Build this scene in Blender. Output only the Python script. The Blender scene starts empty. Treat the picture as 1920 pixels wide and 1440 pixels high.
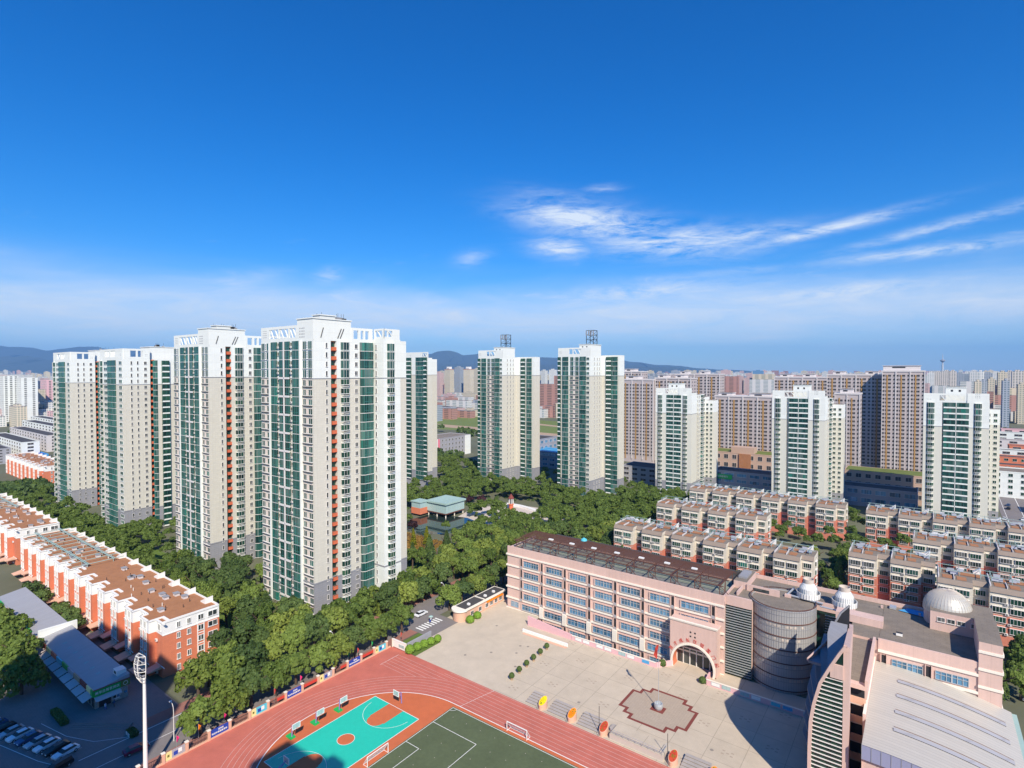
import bpy, math, random
import numpy as np
from mathutils import Vector, Matrix
sc=bpy.context.scene
R=math.radians
# ---------------------------------------------------------------- camera, sky, sun, exposure
TH=R(-36.6)                       # the town's street grid is turned against the view
cu,su=math.cos(TH),math.sin(TH)
def W(U,V,z=0): return (U*cu-V*su, U*su+V*cu, z)
cd=bpy.data.cameras.new('camera'); cam=bpy.data.objects.new('camera',cd); sc.collection.objects.link(cam)
cd.sensor_width=36; cd.lens=36*1040/1920; cd.clip_end=60000; cd.clip_start=.5
cam.location=(0,0,80); cam.rotation_euler=(R(90)-math.atan(23/1040),0,0); sc.camera=cam
SUNV=Vector((.242,-1.132,1)).normalized()
sun_el=math.asin(SUNV.z); sun_az=math.atan2(SUNV.x,SUNV.y)
w=bpy.data.worlds.new('World'); sc.world=w; w.use_nodes=True
nt=w.node_tree; nt.nodes.clear(); N=nt.nodes.new; LK=nt.links.new
def mth(op,a,b=None,c=None,T=None,clamp=False):
    T=T or nt; n=T.nodes.new('ShaderNodeMath'); n.operation=op; n.use_clamp=clamp
    for i,x in enumerate((a,b,c)):
        if x is None: continue
        if isinstance(x,(int,float)): n.inputs[i].default_value=x
        else: T.links.new(x,n.inputs[i])
    return n.outputs[0]
sky=N('ShaderNodeTexSky'); sky.sky_type='NISHITA'; sky.sun_disc=False; sky.sun_elevation=sun_el; sky.sun_rotation=sun_az
sky.air_density=1.0; sky.dust_density=.5; sky.ozone_density=2.5; sky.altitude=100
tc=N('ShaderNodeTexCoord'); sep=N('ShaderNodeSeparateXYZ'); LK(tc.outputs['Generated'],sep.inputs[0])
sx,sy,sz=sep.outputs
hyp=mth('MAXIMUM',mth('SQRT',mth('ADD',mth('MULTIPLY',sx,sx),mth('MULTIPLY',sy,sy))),.001)
az=mth('ARCTAN2',sx,sy); el=mth('ARCTAN2',sz,hyp)
cmb=N('ShaderNodeCombineXYZ'); LK(mth('MULTIPLY',az,3.0),cmb.inputs[0]); LK(mth('MULTIPLY',el,14.0),cmb.inputs[1])
def noise(vec,scale,detail,rough=.6,dist=0.,T=None):
    T=T or nt; n=T.nodes.new('ShaderNodeTexNoise'); n.inputs['Scale'].default_value=scale; n.inputs['Detail'].default_value=detail
    n.inputs['Roughness'].default_value=rough; n.inputs['Distortion'].default_value=dist
    if vec is not None: T.links.new(vec,n.inputs['Vector'])
    return n.outputs[0]
n1=noise(cmb.outputs[0],2.2,8,.68,1.2); n2=noise(cmb.outputs[0],.9,4,.55,.4); n3=noise(cmb.outputs[0],7.,8,.7,.6)
def blob(px,py,rx,ry,rot=0,amp=1.):     # an elongated cirrus patch, in angles
    a0=math.atan((px-960)/1040); e0=math.atan((697-py)/math.hypot(1040,px-960))
    a=mth('SUBTRACT',az,a0); e=mth('SUBTRACT',el,e0); c,s=math.cos(R(rot)),math.sin(R(rot))
    x=mth('ADD',mth('MULTIPLY',a,c/rx),mth('MULTIPLY',e,s/rx)); y=mth('ADD',mth('MULTIPLY',a,-s/ry),mth('MULTIPLY',e,c/ry))
    d=mth('ADD',mth('MULTIPLY',x,x),mth('MULTIPLY',y,y))
    return mth('MULTIPLY',mth('EXPONENT',mth('MULTIPLY',d,-1.)),amp)
bl=[blob(1080,412,.10,.026,-9,1.25),blob(1160,430,.10,.024,-8,1.15),blob(1260,455,.12,.024,-3,1.15),blob(1370,448,.10,.014,4,.8),blob(1048,466,.045,.016,-3,1.1),blob(1540,433,.10,.008,8,1.2),blob(1790,418,.13,.007,9,.75),
    blob(1740,472,.12,.008,1,.8),blob(620,516,.025,.012,20,.45),blob(885,485,.03,.012,10,.45),blob(1130,356,.03,.006,0,.5),blob(1060,375,.08,.012,-10,.4),
    blob(1210,545,.14,.012,3,.55),blob(1600,545,.12,.010,2,.55),blob(480,520,.06,.012,15,.22),blob(1340,515,.12,.008,2,.3)]
tot=bl[0]
for b in bl[1:]: tot=mth('MAXIMUM',tot,b)
tex=mth('SMOOTH_MIN',mth('MULTIPLY',mth('SUBTRACT',mth('ADD',mth('MULTIPLY',n1,.62),mth('MULTIPLY',n3,.38)),.38),5.),1.,.2)
tex=mth('MAXIMUM',tex,0.)
c1=mth('MULTIPLY',tot,tex)
# a soft veil lying low round the whole horizon
ee=mth('DIVIDE',mth('SUBTRACT',mth('ADD',el,mth('MULTIPLY',mth('SUBTRACT',n2,.5),.09)),.094),.046)
band=mth('EXPONENT',mth('MULTIPLY',mth('MULTIPLY',ee,ee),-1.))
band=mth('MULTIPLY',band,mth('ADD',.34,mth('MULTIPLY',n1,.9)))
thin=mth('MULTIPLY',mth('MAXIMUM',mth('SUBTRACT',n1,.60),0.),mth('MAXIMUM',mth('SUBTRACT',1.,mth('MULTIPLY',mth('ABSOLUTE',mth('SUBTRACT',el,.16)),11.)),0.))
cloud=mth('MINIMUM',mth('ADD',mth('MULTIPLY',mth('EXPONENT',mth('MULTIPLY',mth('MAXIMUM',el,0.),-15.)),.46),mth('ADD',mth('ADD',mth('MULTIPLY',c1,.92),mth('MULTIPLY',band,.86)),mth('MULTIPLY',thin,1.6))),.93)
SKY_STR=.118
# the clear polarised blue of the day: less red in the sky light, least of all overhead
hs=N('ShaderNodeVectorMath'); hs.operation='MULTIPLY'; tn=N('ShaderNodeCombineXYZ'); LK(sky.outputs[0],hs.inputs[0]); LK(tn.outputs[0],hs.inputs[1])
LK(mth('MULTIPLY',mth('EXPONENT',mth('MULTIPLY',mth('MAXIMUM',el,0.),-8.)),.40),tn.inputs[0]); LK(mth('ADD',.47,mth('MULTIPLY',mth('EXPONENT',mth('MULTIPLY',mth('MAXIMUM',el,0.),-5.)),.25)),tn.inputs[1]); tn.inputs[2].default_value=1.06
mx=N('ShaderNodeMixRGB'); LK(cloud,mx.inputs[0]); LK(hs.outputs[0],mx.inputs[1]); mx.inputs[2].default_value=(5.6,6.2,6.9,1)
bg=N('ShaderNodeBackground'); LK(mx.outputs[0],bg.inputs[0]); bg.inputs[1].default_value=SKY_STR
wo=N('ShaderNodeOutputWorld'); LK(bg.outputs[0],wo.inputs[0])
sl=bpy.data.lights.new('sun','SUN'); sl.energy=5.0; sl.angle=R(.5); sl.color=(1,.90,.75)
so=bpy.data.objects.new('sun',sl); sc.collection.objects.link(so); so.rotation_euler=SUNV.to_track_quat('Z','Y').to_euler()
sc.view_settings.view_transform='Standard'; sc.view_settings.look='None'; sc.view_settings.exposure=.36; sc.view_settings.gamma=1; sc.view_settings.use_curve_mapping=False
sc.cycles.max_bounces=6; sc.cycles.diffuse_bounces=3; sc.cycles.glossy_bounces=3; sc.cycles.transparent_max_bounces=6; sc.cycles.volume_bounces=0
rnd=random.Random(7)
# ---------------------------------------------------------------- materials
M={}
def mat(name,col,rough=.8,var=.12,scale=.6,panel=None,mortar=.82,spec=.3,metal=0,objvar=0,streak=0,world=False):
    m=bpy.data.materials.new(name); m.use_nodes=True; T=m.node_tree; b=T.nodes['Principled BSDF']
    b.inputs['Roughness'].default_value=rough; b.inputs['Specular IOR Level'].default_value=spec; b.inputs['Metallic'].default_value=metal
    tcn=T.nodes.new('ShaderNodeTexCoord'); src=tcn.outputs['Object']
    if world:
        g=T.nodes.new('ShaderNodeNewGeometry'); src=g.outputs['Position']
    f=mth('ADD',mth('MULTIPLY',noise(src,scale,6,.65,0,T),var*2,T=T),1-var,T=T)
    f=mth('MULTIPLY',f,mth('ADD',mth('MULTIPLY',noise(src,scale*.13,3,.6,0,T),var*1.2,T=T),1-var*.6,T=T),T=T)
    if streak:
        mp=T.nodes.new('ShaderNodeMapping'); mp.inputs['Scale'].default_value=(1.5,1.5,.06); T.links.new(src,mp.inputs[0])
        f=mth('MULTIPLY',f,mth('ADD',mth('MULTIPLY',noise(mp.outputs[0],1.2,4,.6,0,T),streak*2,T=T),1-streak,T=T),T=T)
    if panel:
        s2=T.nodes.new('ShaderNodeSeparateXYZ'); T.links.new(src,s2.inputs[0]); c2=T.nodes.new('ShaderNodeCombineXYZ')
        if panel[0]>0:
            T.links.new(mth('ADD',s2.outputs[0],s2.outputs[1],T=T),c2.inputs[0]); T.links.new(s2.outputs[2],c2.inputs[1])
        else:
            T.links.new(s2.outputs[0],c2.inputs[0]); T.links.new(s2.outputs[1],c2.inputs[1])
        br=T.nodes.new('ShaderNodeTexBrick'); br.offset=panel[2] if len(panel)>2 else 0; br.inputs['Scale'].default_value=1; br.inputs['Brick Width'].default_value=abs(panel[0]); br.inputs['Row Height'].default_value=panel[1]
        br.inputs['Mortar Size'].default_value=min(.06,panel[1]*.05); br.inputs['Color1'].default_value=(1,1,1,1); br.inputs['Color2'].default_value=(.94,.94,.94,1); br.inputs['Mortar'].default_value=(mortar,)*3+(1,)
        T.links.new(c2.outputs[0],br.inputs['Vector']); f=mth('MULTIPLY',f,br.outputs[0],T=T)
    if objvar:
        oi=T.nodes.new('ShaderNodeObjectInfo'); f=mth('MULTIPLY',f,mth('ADD',mth('MULTIPLY',oi.outputs['Random'],objvar*2,T=T),1-objvar,T=T),T=T)
    v=T.nodes.new('ShaderNodeVectorMath'); v.operation='SCALE'; v.inputs[0].default_value=col; T.links.new(f,v.inputs['Scale']); T.links.new(v.outputs[0],b.inputs['Base Color'])
    M[name]=m; return m
def glass(name,cols,rough=.12,spec=.6,cell=0):
    """window glass: dark, a little different behind every pane"""
    m=bpy.data.materials.new(name); m.use_nodes=True; T=m.node_tree; b=T.nodes['Principled BSDF']
    b.inputs['Roughness'].default_value=rough; b.inputs['Specular IOR Level'].default_value=spec
    oi=T.nodes.new('ShaderNodeObjectInfo'); r=oi.outputs['Random']
    tcn=T.nodes.new('ShaderNodeTexCoord'); n=T.nodes.new('ShaderNodeTexWhiteNoise'); n.noise_dimensions='4D'
    mp=T.nodes.new('ShaderNodeVectorMath'); mp.operation='SNAP'; mp.inputs[1].default_value=(cell or .9,)*2+(cell or 3.,)
    T.links.new(tcn.outputs['Object'],mp.inputs[0]); T.links.new(mp.outputs[0],n.inputs['Vector']); T.links.new(mth('MULTIPLY',r,37.,T=T),n.inputs['W'])
    f=mth('ADD',mth('MULTIPLY',r,.45,T=T),mth('MULTIPLY',n.outputs[0],.55,T=T),T=T)
    cr=T.nodes.new('ShaderNodeValToRGB'); cr.color_ramp.elements[0].position=.12; cr.color_ramp.elements[1].position=.92
    cr.color_ramp.elements[0].color=cols[0]+(1,); cr.color_ramp.elements[1].color=cols[-1]+(1,)
    for i,c in enumerate(cols[1:-1]):
        e=cr.color_ramp.elements.new((i+1)/(len(cols)-1)); e.color=c+(1,)
    T.links.new(f,cr.inputs[0]); T.links.new(cr.outputs[0],b.inputs['Base Color']); M[name]=m
mat('white',(.77,.79,.75),.7,.05,.5,panel=(60,3.1),mortar=.88,streak=.07)
mat('beige',(.63,.60,.515),.75,.05,.5,panel=(1.2,.78),mortar=.88,streak=.08)
mat('grey',(.30,.30,.32),.75,.08,.5,panel=(1.5,.75),mortar=.78)
mat('frame',(.72,.69,.66),.5,.04)
mat('pinkframe',(.66,.56,.52),.6,.06)
mat('shade',(.10,.09,.08),.7,.1)  # dark tone: painted shade under sills and in balconies, also grilles
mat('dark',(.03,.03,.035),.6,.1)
mat('orange',(.60,.15,.07),.7,.08)
mat('yellowwall',(.64,.625,.54),.75,.05,streak=.05)
mat('brickred',(.64,.205,.11),.8,.10,.8,panel=(.9,.3,.5),mortar=.88,streak=.06)
mat('terrace',(.27,.30,.24),.9,.15,.5,world=True,panel=(-70,.62),mortar=.6)
mat('roofbrown',(.36,.165,.08),.95,.26,.5,world=True)
mat('roofgrey',(.225,.19,.155),.95,.32,.4,panel=(-2,1,.5),mortar=.8)
mat('roofdark',(.07,.065,.065),.9,.2,1.)
mat('pipe',(.30,.42,.40),.6,.1)
mat('steel',(.55,.58,.6),.4,.05,metal=.5)
mat('pink',(.64,.455,.395),.8,.10,.5,streak=.12,panel=(6.2,30),mortar=.88)
mat('peach',(.66,.40,.28),.8,.06,.5,streak=.06)
mat('cream',(.80,.74,.64),.7,.05)
mat('rust',(.13,.06,.045),.8,.2,2.)
mat('concrete',(.53,.45,.35),.9,.2,.3,panel=(-7.2,7.2),mortar=.66,world=False)
mat('yardc',(.53,.45,.35),.9,.2,.25,world=True)
mat('stepc',(.40,.36,.33),.9,.2,.8,world=True)
mat('tilec',(.42,.34,.265),.85,.1,2.,panel=(-.6,.6),mortar=.85)
mat('darkred',(.20,.05,.04),.8,.15,1.5)
mat('track',(.50,.145,.105),.9,.24,.35,world=True)
mat('court_orange',(.54,.14,.055),.85,.16,.6,world=True)
mat('teal',(.02,.50,.37),.6,.10,1.,world=True)
mat('turf',(.095,.12,.06),.95,.28,1.2,world=True)
mat('paint',(.80,.79,.76),.6,.1,2.)
mat('asphalt',(.20,.18,.175),.9,.2,.5,world=True)
mat('pave',(.22,.19,.18),.9,.15,.5,panel=(-1.,.5,.5),mortar=.85)
mat('redpave',(.32,.15,.12),.9,.15,.5,panel=(-.6,.3,.5),mortar=.85)
mat('grassy',(.13,.135,.085),.95,.45,.02,world=True)
mat('lawn',(.11,.17,.03),.95,.3,.2,world=True)
mat('flowers',(.22,.13,.03),.95,.5,.5,world=True)
mat('trunk',(.10,.07,.05),.9,.2,2.)
mat('metalroof',(.57,.53,.46),.45,.05,.4,metal=.15,panel=(-30,.9),mortar=.72)
mat('shedroof',(.36,.36,.38),.5,.06,.5,metal=.1,panel=(-.8,40),mortar=.82)
mat('bluepanel',(.30,.31,.45),.4,.05)
mat('domec',(.58,.55,.48),.35,.08,.6,metal=.3)
mat('drum',(.44,.44,.44),.3,.10,.5,metal=.2)
mat('slabwall',(.47,.41,.40),.8,.06,.4)
mat('slabwhite',(.60,.56,.55),.8,.05,.4)
mat('ochre',(.40,.235,.09),.8,.08,.4)
mat('mallstone',(.50,.35,.27),.8,.08,.4)
mat('greenroof',(.14,.17,.04),.9,.3,.4)
mat('bluewall',(.30,.31,.36),.5,.1,.4)
mat('skyblue',(.08,.34,.62),.5,.1,.4)
mat('greywall',(.36,.36,.39),.7,.06,.4,panel=(2.4,1.2),mortar=.85)
mat('hotpink',(.75,.22,.28),.7,.05)
mat('copper',(.36,.50,.46),.6,.1,.6,panel=(-1.4,30),mortar=.8)
mat('paleglass',(.38,.52,.52),.25,.08,.6,panel=(1.,20),mortar=.75,spec=.6)
mat('redpaint',(.55,.06,.04),.6,.08)
mat('pinkwall',(.72,.44,.46),.75,.05,.5)
mat('fasciatan',(.27,.215,.175),.8,.15,.8)
mat('lanepaint',(.60,.40,.36),.8,.2,.6,world=True)
mat('riser',(.27,.235,.20),.9,.2,1.)  # darker step fronts that paint shade lines between tiers; also drain lids
mat('rowcream',(.66,.60,.50),.8,.12,.6,streak=.12)
mat('rowred',(.60,.215,.145),.8,.14,.8,panel=(.9,.3,.5),mortar=.88,streak=.1)
mat('purple',(.25,.2,.45),.5,.05)
mat('green',(.02,.42,.10),.6,.05)
mat('blue',(.02,.06,.36),.5,.05)
mat('cyanp',(.10,.50,.62),.6,.25,1.5)
mat('yellowp',(.80,.68,.30),.7,.08)
mat('orangep',(.85,.25,.01),.8,.2,3.)
mat('yelflower',(.80,.62,.01),.8,.2,3.)
mat('redflower',(.50,.07,.03),.8,.2,3.)
mat('hedgeg',(.16,.27,.03),.9,.3,2.)
mat('magenta',(.80,.03,.20),.6,.05)
mat('black',(.012,.012,.014),.3,.05,spec=.6)
mat('tyre',(.02,.02,.02),.8,.05)
mat('awning',(.50,.44,.44),.7,.06)
mat('shoptan',(.40,.28,.18),.7,.2,1.)
mat('shopgreen',(.01,.34,.06),.5,.05)
mat('skin',(.45,.28,.2),.7,.02)
mat('tealdark',(.06,.24,.21),.5,.1)
mat('haystone',(.55,.48,.42),.8,.1)
mat('farw',(.62,.60,.58),.8,.06,.1,objvar=.12)
mat('farp',(.58,.44,.40),.8,.06,.1,objvar=.12)
mat('fary',(.60,.53,.42),.8,.06,.1,objvar=.12)
mat('farr',(.40,.15,.12),.8,.06,.1,objvar=.12)
mat('farg',(.36,.38,.42),.8,.06,.1,objvar=.12)
mat('farroof',(.24,.20,.19),.9,.2,.1,objvar=.2)
mat('farblue',(.12,.25,.42),.6,.1,.1)
mat('field',(.15,.19,.05),.95,.2,.02,world=True)
mat('soil',(.42,.30,.20),.95,.15,.02,world=True)
mat('mountain',(.06,.075,.06),.95,.3,.0008,world=True)
glass('gwin',[(.02,.028,.03),(.05,.06,.06),(.16,.16,.15)])
glass('ggreen',[(.008,.026,.025),(.012,.045,.04),(.02,.078,.064),(.12,.165,.15),(.02,.16,.12)],.1,.6)
glass('gtop',[(.006,.04,.036),(.012,.075,.06),(.03,.12,.10)],.1,.6)
glass('gblue',[(.03,.08,.13),(.07,.20,.33),(.16,.34,.50)],.1,.6)
glass('gbay',[(.008,.022,.02),(.012,.05,.035),(.03,.09,.05)],.15,.5)
glass('gslab',[(.035,.035,.04),(.08,.075,.075)],.2,.5,cell=1.7)
def metal_dir(name,col,ribs): pass
# facade for buildings too far off to tell the panes apart: rows of dark openings
def farfacade(name,col,dk=.5,pw=3.4,ph=3.0):
    m=mat(name,col,.8,.05,.1,objvar=.1); T=m.node_tree; b=T.nodes['Principled BSDF']; lk=b.inputs['Base Color'].links[0].from_socket
    tcn=T.nodes.new('ShaderNodeTexCoord'); s2=T.nodes.new('ShaderNodeSeparateXYZ'); T.links.new(tcn.outputs['Object'],s2.inputs[0])
    fx=mth('FRACT',mth('DIVIDE',mth('ADD',s2.outputs[0],s2.outputs[1],T=T),pw,T=T),T=T); fz=mth('FRACT',mth('DIVIDE',s2.outputs[2],ph,T=T),T=T)
    g=T.nodes.new('ShaderNodeNewGeometry'); sn=T.nodes.new('ShaderNodeSeparateXYZ'); T.links.new(g.outputs['Normal'],sn.inputs[0])
    k=mth('MULTIPLY',mth('MULTIPLY',mth('GREATER_THAN',fx,.42,T=T),mth('GREATER_THAN',fz,.45,T=T),T=T),mth('LESS_THAN',sn.outputs[2],.5,T=T),T=T)
    mxn=T.nodes.new('ShaderNodeMixRGB'); T.links.new(k,mxn.inputs[0]); T.links.new(lk,mxn.inputs[1]); mxn.inputs[2].default_value=(col[0]*dk*.8,col[1]*dk,col[2]*dk*1.05,1)
    T.links.new(mxn.outputs[0],b.inputs['Base Color'])
farfacade('ffw',(.64,.63,.61)); farfacade('ffp',(.60,.42,.40)); farfacade('ffy',(.62,.54,.42)); farfacade('ffr',(.44,.24,.20)); farfacade('ffg',(.34,.37,.42)); farfacade('ffb',(.60,.55,.50),.3,4.2)
def leafmat(name,c1,c2,rv=.35):
    m=bpy.data.materials.new(name); m.use_nodes=True; T=m.node_tree; b=T.nodes['Principled BSDF']; b.inputs['Roughness'].default_value=.6; b.inputs['Specular IOR Level'].default_value=.25
    g=T.nodes.new('ShaderNodeNewGeometry'); oi=T.nodes.new('ShaderNodeObjectInfo')
    f=mth('ADD',mth('MULTIPLY',oi.outputs['Random'],rv,T=T),mth('MULTIPLY',mth('ADD',mth('MULTIPLY',g.outputs['Random Per Island'],.35,T=T),mth('MULTIPLY',noise(g.outputs['Position'],.45,3,.6,0,T),.65,T=T),T=T),1-rv,T=T),T=T)
    cr=T.nodes.new('ShaderNodeValToRGB'); cr.color_ramp.elements[0].position=.22; cr.color_ramp.elements[1].position=.75
    cr.color_ramp.elements[0].color=c1+(1,); cr.color_ramp.elements[1].color=c2+(1,); T.links.new(f,cr.inputs[0]); T.links.new(cr.outputs[0],b.inputs['Base Color'])
    tr=T.nodes.new('ShaderNodeBsdfTranslucent'); T.links.new(cr.outputs[0],tr.inputs[0]); ms=T.nodes.new('ShaderNodeMixShader'); ms.inputs[0].default_value=.42
    out=T.nodes['Material Output']; T.links.new(b.outputs[0],ms.inputs[1]); T.links.new(tr.outputs[0],ms.inputs[2]); T.links.new(ms.outputs[0],out.inputs[0]); M[name]=m
leafmat('leaf',(.08,.135,.026),(.26,.35,.075))
leafmat('leaflight',(.125,.185,.035),(.34,.41,.085))
leafmat('leafdark',(.052,.10,.03),(.175,.25,.068))
leafmat('leafyellow',(.16,.20,.01),(.38,.36,.02))
leafmat('leafpurple',(.035,.015,.02),(.10,.04,.045))
m=bpy.data.materials.new('water'); m.use_nodes=True; b=m.node_tree.nodes['Principled BSDF']; b.inputs['Base Color'].default_value=(.02,.035,.03,1); b.inputs['Roughness'].default_value=.04; b.inputs['Specular IOR Level'].default_value=.8; M['water']=m
# ---------------------------------------------------------------- mesh helpers
class MB:
    def __init__(s): s.v=[]; s.f=[]; s.m=[]; s.k=[]
    def mi(s,m):
        if m not in s.k: s.k.append(m)
        return s.k.index(m)
    def poly(s,pts,m):
        i=len(s.v); s.v+=[tuple(p) for p in pts]; s.f.append(tuple(range(i,i+len(pts)))); s.m.append(s.mi(m)); return s
    def prism(s,pl,z0,z1,m,top=None,bot=False):
        n=len(pl); i=len(s.v); zt=z1 if callable(z1) else (lambda x,y:z1)
        s.v+=[(x,y,z0) for x,y in pl]+[(x,y,zt(x,y)) for x,y in pl]
        a=s.mi(m); t=s.mi(top or m)
        for k in range(n): s.f.append((i+k,i+(k+1)%n,i+n+(k+1)%n,i+n+k)); s.m.append(a)
        s.f.append(tuple(range(i+n,i+2*n))); s.m.append(t)
        s.f.append(tuple(range(i+n-1,i-1,-1))); s.m.append(a)
        return s
    def box(s,x0,x1,y0,y1,z0,z1,m,top=None): return s.prism([(x0,y0),(x1,y0),(x1,y1),(x0,y1)],z0,z1,m,top)
    def tube(s,p,q,r,m,n=6,r2=None):
        p=Vector(p);q=Vector(q);d=q-p; a=d.orthogonal().normalized(); b=d.normalized().cross(a); i=len(s.v); r2=r if r2 is None else r2; k_=s.mi(m)
        for c,rr in ((p,r),(q,r2)):
            for k in range(n):
                t=2*math.pi*k/n; s.v.append(tuple(c+a*math.cos(t)*rr+b*math.sin(t)*rr))
        for k in range(n): s.f.append((i+k,i+(k+1)%n,i+n+(k+1)%n,i+n+k)); s.m.append(k_)
        s.f.append(tuple(range(i+n-1,i-1,-1))); s.f.append(tuple(range(i+n,i+2*n))); s.m+=[k_,k_]
        return s
    def lathe(s,prof,m,n=24,cx=0,cy=0,a0=0,a1=2*math.pi):
        i=len(s.v); k_=s.mi(m); full=abs(a1-a0-2*math.pi)<1e-6; nn=n if full else n+1
        for r,z in prof:
            for k in range(nn):
                t=a0+(a1-a0)*k/n; s.v.append((cx+r*math.cos(t),cy+r*math.sin(t),z))
        for j in range(len(prof)-1):
            for k in range(n):
                k2=(k+1)%nn; s.f.append((i+j*nn+k,i+j*nn+k2,i+(j+1)*nn+k2,i+(j+1)*nn+k)); s.m.append(k_)
        return s
    def mesh(s,name):
        me=bpy.data.meshes.new(name); me.from_pydata(s.v,[],s.f); me.polygons.foreach_set('material_index',s.m)
        for k in s.k: me.materials.append(M[k])
        me.update(); return me
    def obj(s,name,parent=None,loc=(0,0,0),rz=0): return mk(name,s.mesh(name),parent,loc,rz)
def mk(name,me,parent=None,loc=(0,0,0),rz=0,sc_=None):
    o=bpy.data.objects.new(name,me); sc.collection.objects.link(o); o.location=loc; o.rotation_euler=(0,0,rz)
    if sc_ is not None: o.scale=sc_
    if parent is not None: o.parent=parent
    return o
def tag(o,label,cat,group=None,kind=None):
    if label: o['label']=label
    if cat: o['category']=cat
    if group: o['group']=group
    if kind: o['kind']=kind
    return o
def root(name,U,V,label,cat,group=None,rz=0,z=0):
    o=mk(name,None,None,W(U,V,z),TH+rz); o.empty_display_size=.5
    return tag(o,label,cat,group)
def struct(name,mb): o=mb.obj(name,None,(0,0,0),TH); o['kind']='structure'; return o
def flat(name,pl,z,m,holes=None):
    mb=MB(); mb.poly([(x,y,z) for x,y in pl],m); return struct(name,mb)
def text_mesh(txt,size,m,spin=False):
    c=bpy.data.curves.new('t','FONT'); c.body=txt; c.size=size; c.align_x='CENTER'; c.align_y='CENTER'; c.extrude=.03; c.resolution_u=2
    o=bpy.data.objects.new('t',c); sc.collection.objects.link(o); dg=bpy.context.evaluated_depsgraph_get(); me=bpy.data.meshes.new_from_object(o.evaluated_get(dg))
    bpy.data.objects.remove(o); me.materials.clear(); me.materials.append(M[m]); return me
MESH={}
def cached(key,fn):
    if key not in MESH: MESH[key]=fn()
    return MESH[key]
# ---------------------------------------------------------------- ground
g=MB(); hx0,hx1,hy0,hy1=-99.5,-57.4,142.5,149.6; B=22000
g.poly([(-B,-B,-.03),(B,-B,-.03),(B,hy0,-.03),(-B,hy0,-.03)],'grassy').poly([(-B,hy1,-.03),(B,hy1,-.03),(B,B,-.03),(-B,B,-.03)],'grassy')
g.poly([(-B,hy0,-.03),(hx0,hy0,-.03),(hx0,hy1,-.03),(-B,hy1,-.03)],'grassy').poly([(hx1,hy0,-.03),(B,hy0,-.03),(B,hy1,-.03),(hx1,hy1,-.03)],'grassy')
struct('ground',g)
g=MB(); g.poly([(hx0,hy0,-4.6),(hx1,hy0,-4.6),(hx1,hy1+1,-4.6),(hx0,hy1+1,-4.6)],'stepc').poly([(hx0,hy0,-.02),(hx1,hy0,-.02),(hx1,hy0,-4.6),(hx0,hy0,-4.6)],'stepc')
struct('basement_courtyard_floor',g)
y=MB(); y.poly([(-113.8,107.5,.01),(-86,107.5,.01),(-86,hy0,.01),(-113.8,hy0,.01)],'yardc').poly([(-113.8,hy0,.01),(hx0,hy0,.01),(hx0,150,.01),(-113.8,150,.01)],'yardc')
y.poly([(-118.4,118,.008),(-113.8,118,.008),(-113.8,131,.008),(-118.4,131,.008)],'yardc'); y.poly([(-123.6,131,.008),(-113.8,131,.008),(-113.8,156,.008),(-123.6,156,.008)],'yardc')
struct('school_yard',y)
p=MB(); p.poly([(-86,107.5,.012),(10,107.5,.012),(10,hy0,.012),(-86,hy0,.012)],'concrete').poly([(hx1,hy0,.012),(10,hy0,.012),(10,150.5,.012),(hx1,150.5,.012)],'concrete')
struct('school_plaza',p)
# worn square patches and dark inlays of the plaza
q=MB()
for i in range(9):
    for j in range(5):
        cx,cy=-82.4+7.2*i,111.6+7.2*j-.0
        if -58<cx<-40 and 118<cy<132: continue
        for a,b_ in ((-.9,-.55),(.9,-.55),(-.9,.55),(.9,.55),(0,0)) if (i+j)%2==0 else ((0,.5),):
            if (i+j)%2: continue
            q.poly([(cx+a-.3,cy+b_-.2,.02),(cx+a+.3,cy+b_-.2,.02),(cx+a+.3,cy+b_+.2,.02),(cx+a-.3,cy+b_+.2,.02)],'tilec')
struct('plaza_inlays',q)
def step_poly(c,rx,ry,s):
    x,y_=c; q=[(rx,ry-2*s),(rx-s*1.1,ry-2*s),(rx-s*1.1,ry-s),(rx-2.2*s,ry-s),(rx-2.2*s,ry)]
    out=[(x+a,y_+b_) for a,b_ in q]+[(x-a,y_+b_) for a,b_ in q[::-1]]+[(x-a,y_-b_) for a,b_ in q]+[(x+a,y_-b_) for a,b_ in q[::-1]]
    return out
mc=(-49.6,124.9)
q=MB(); q.poly([(x,y_,.018) for x,y_ in step_poly(mc,8.3,7.6,1.7)],'darkred'); q.poly([(x,y_,.024) for x,y_ in step_poly(mc,7.6,6.9,1.7)],'tilec')
q.poly([(mc[0]+a,mc[1]+b_,.03) for a,b_ in ((-1.6,-1.3),(1.6,-1.3),(1.6,1.3),(-1.6,1.3))],'darkred'); struct('plaza_motif',q)
q=MB()
for U,V in ((-98,122),(-93.5,130),(-91.5,131),(-92,126),(-103,116.5),(-107,136),(-88,120),(-66,116),(-35,118)):
    c=[(U+.4*math.cos(k*.6283),V+.4*math.sin(k*.6283),.03) for k in range(10)]; q.poly(c,'riser')
struct('drain_covers',q)
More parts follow.
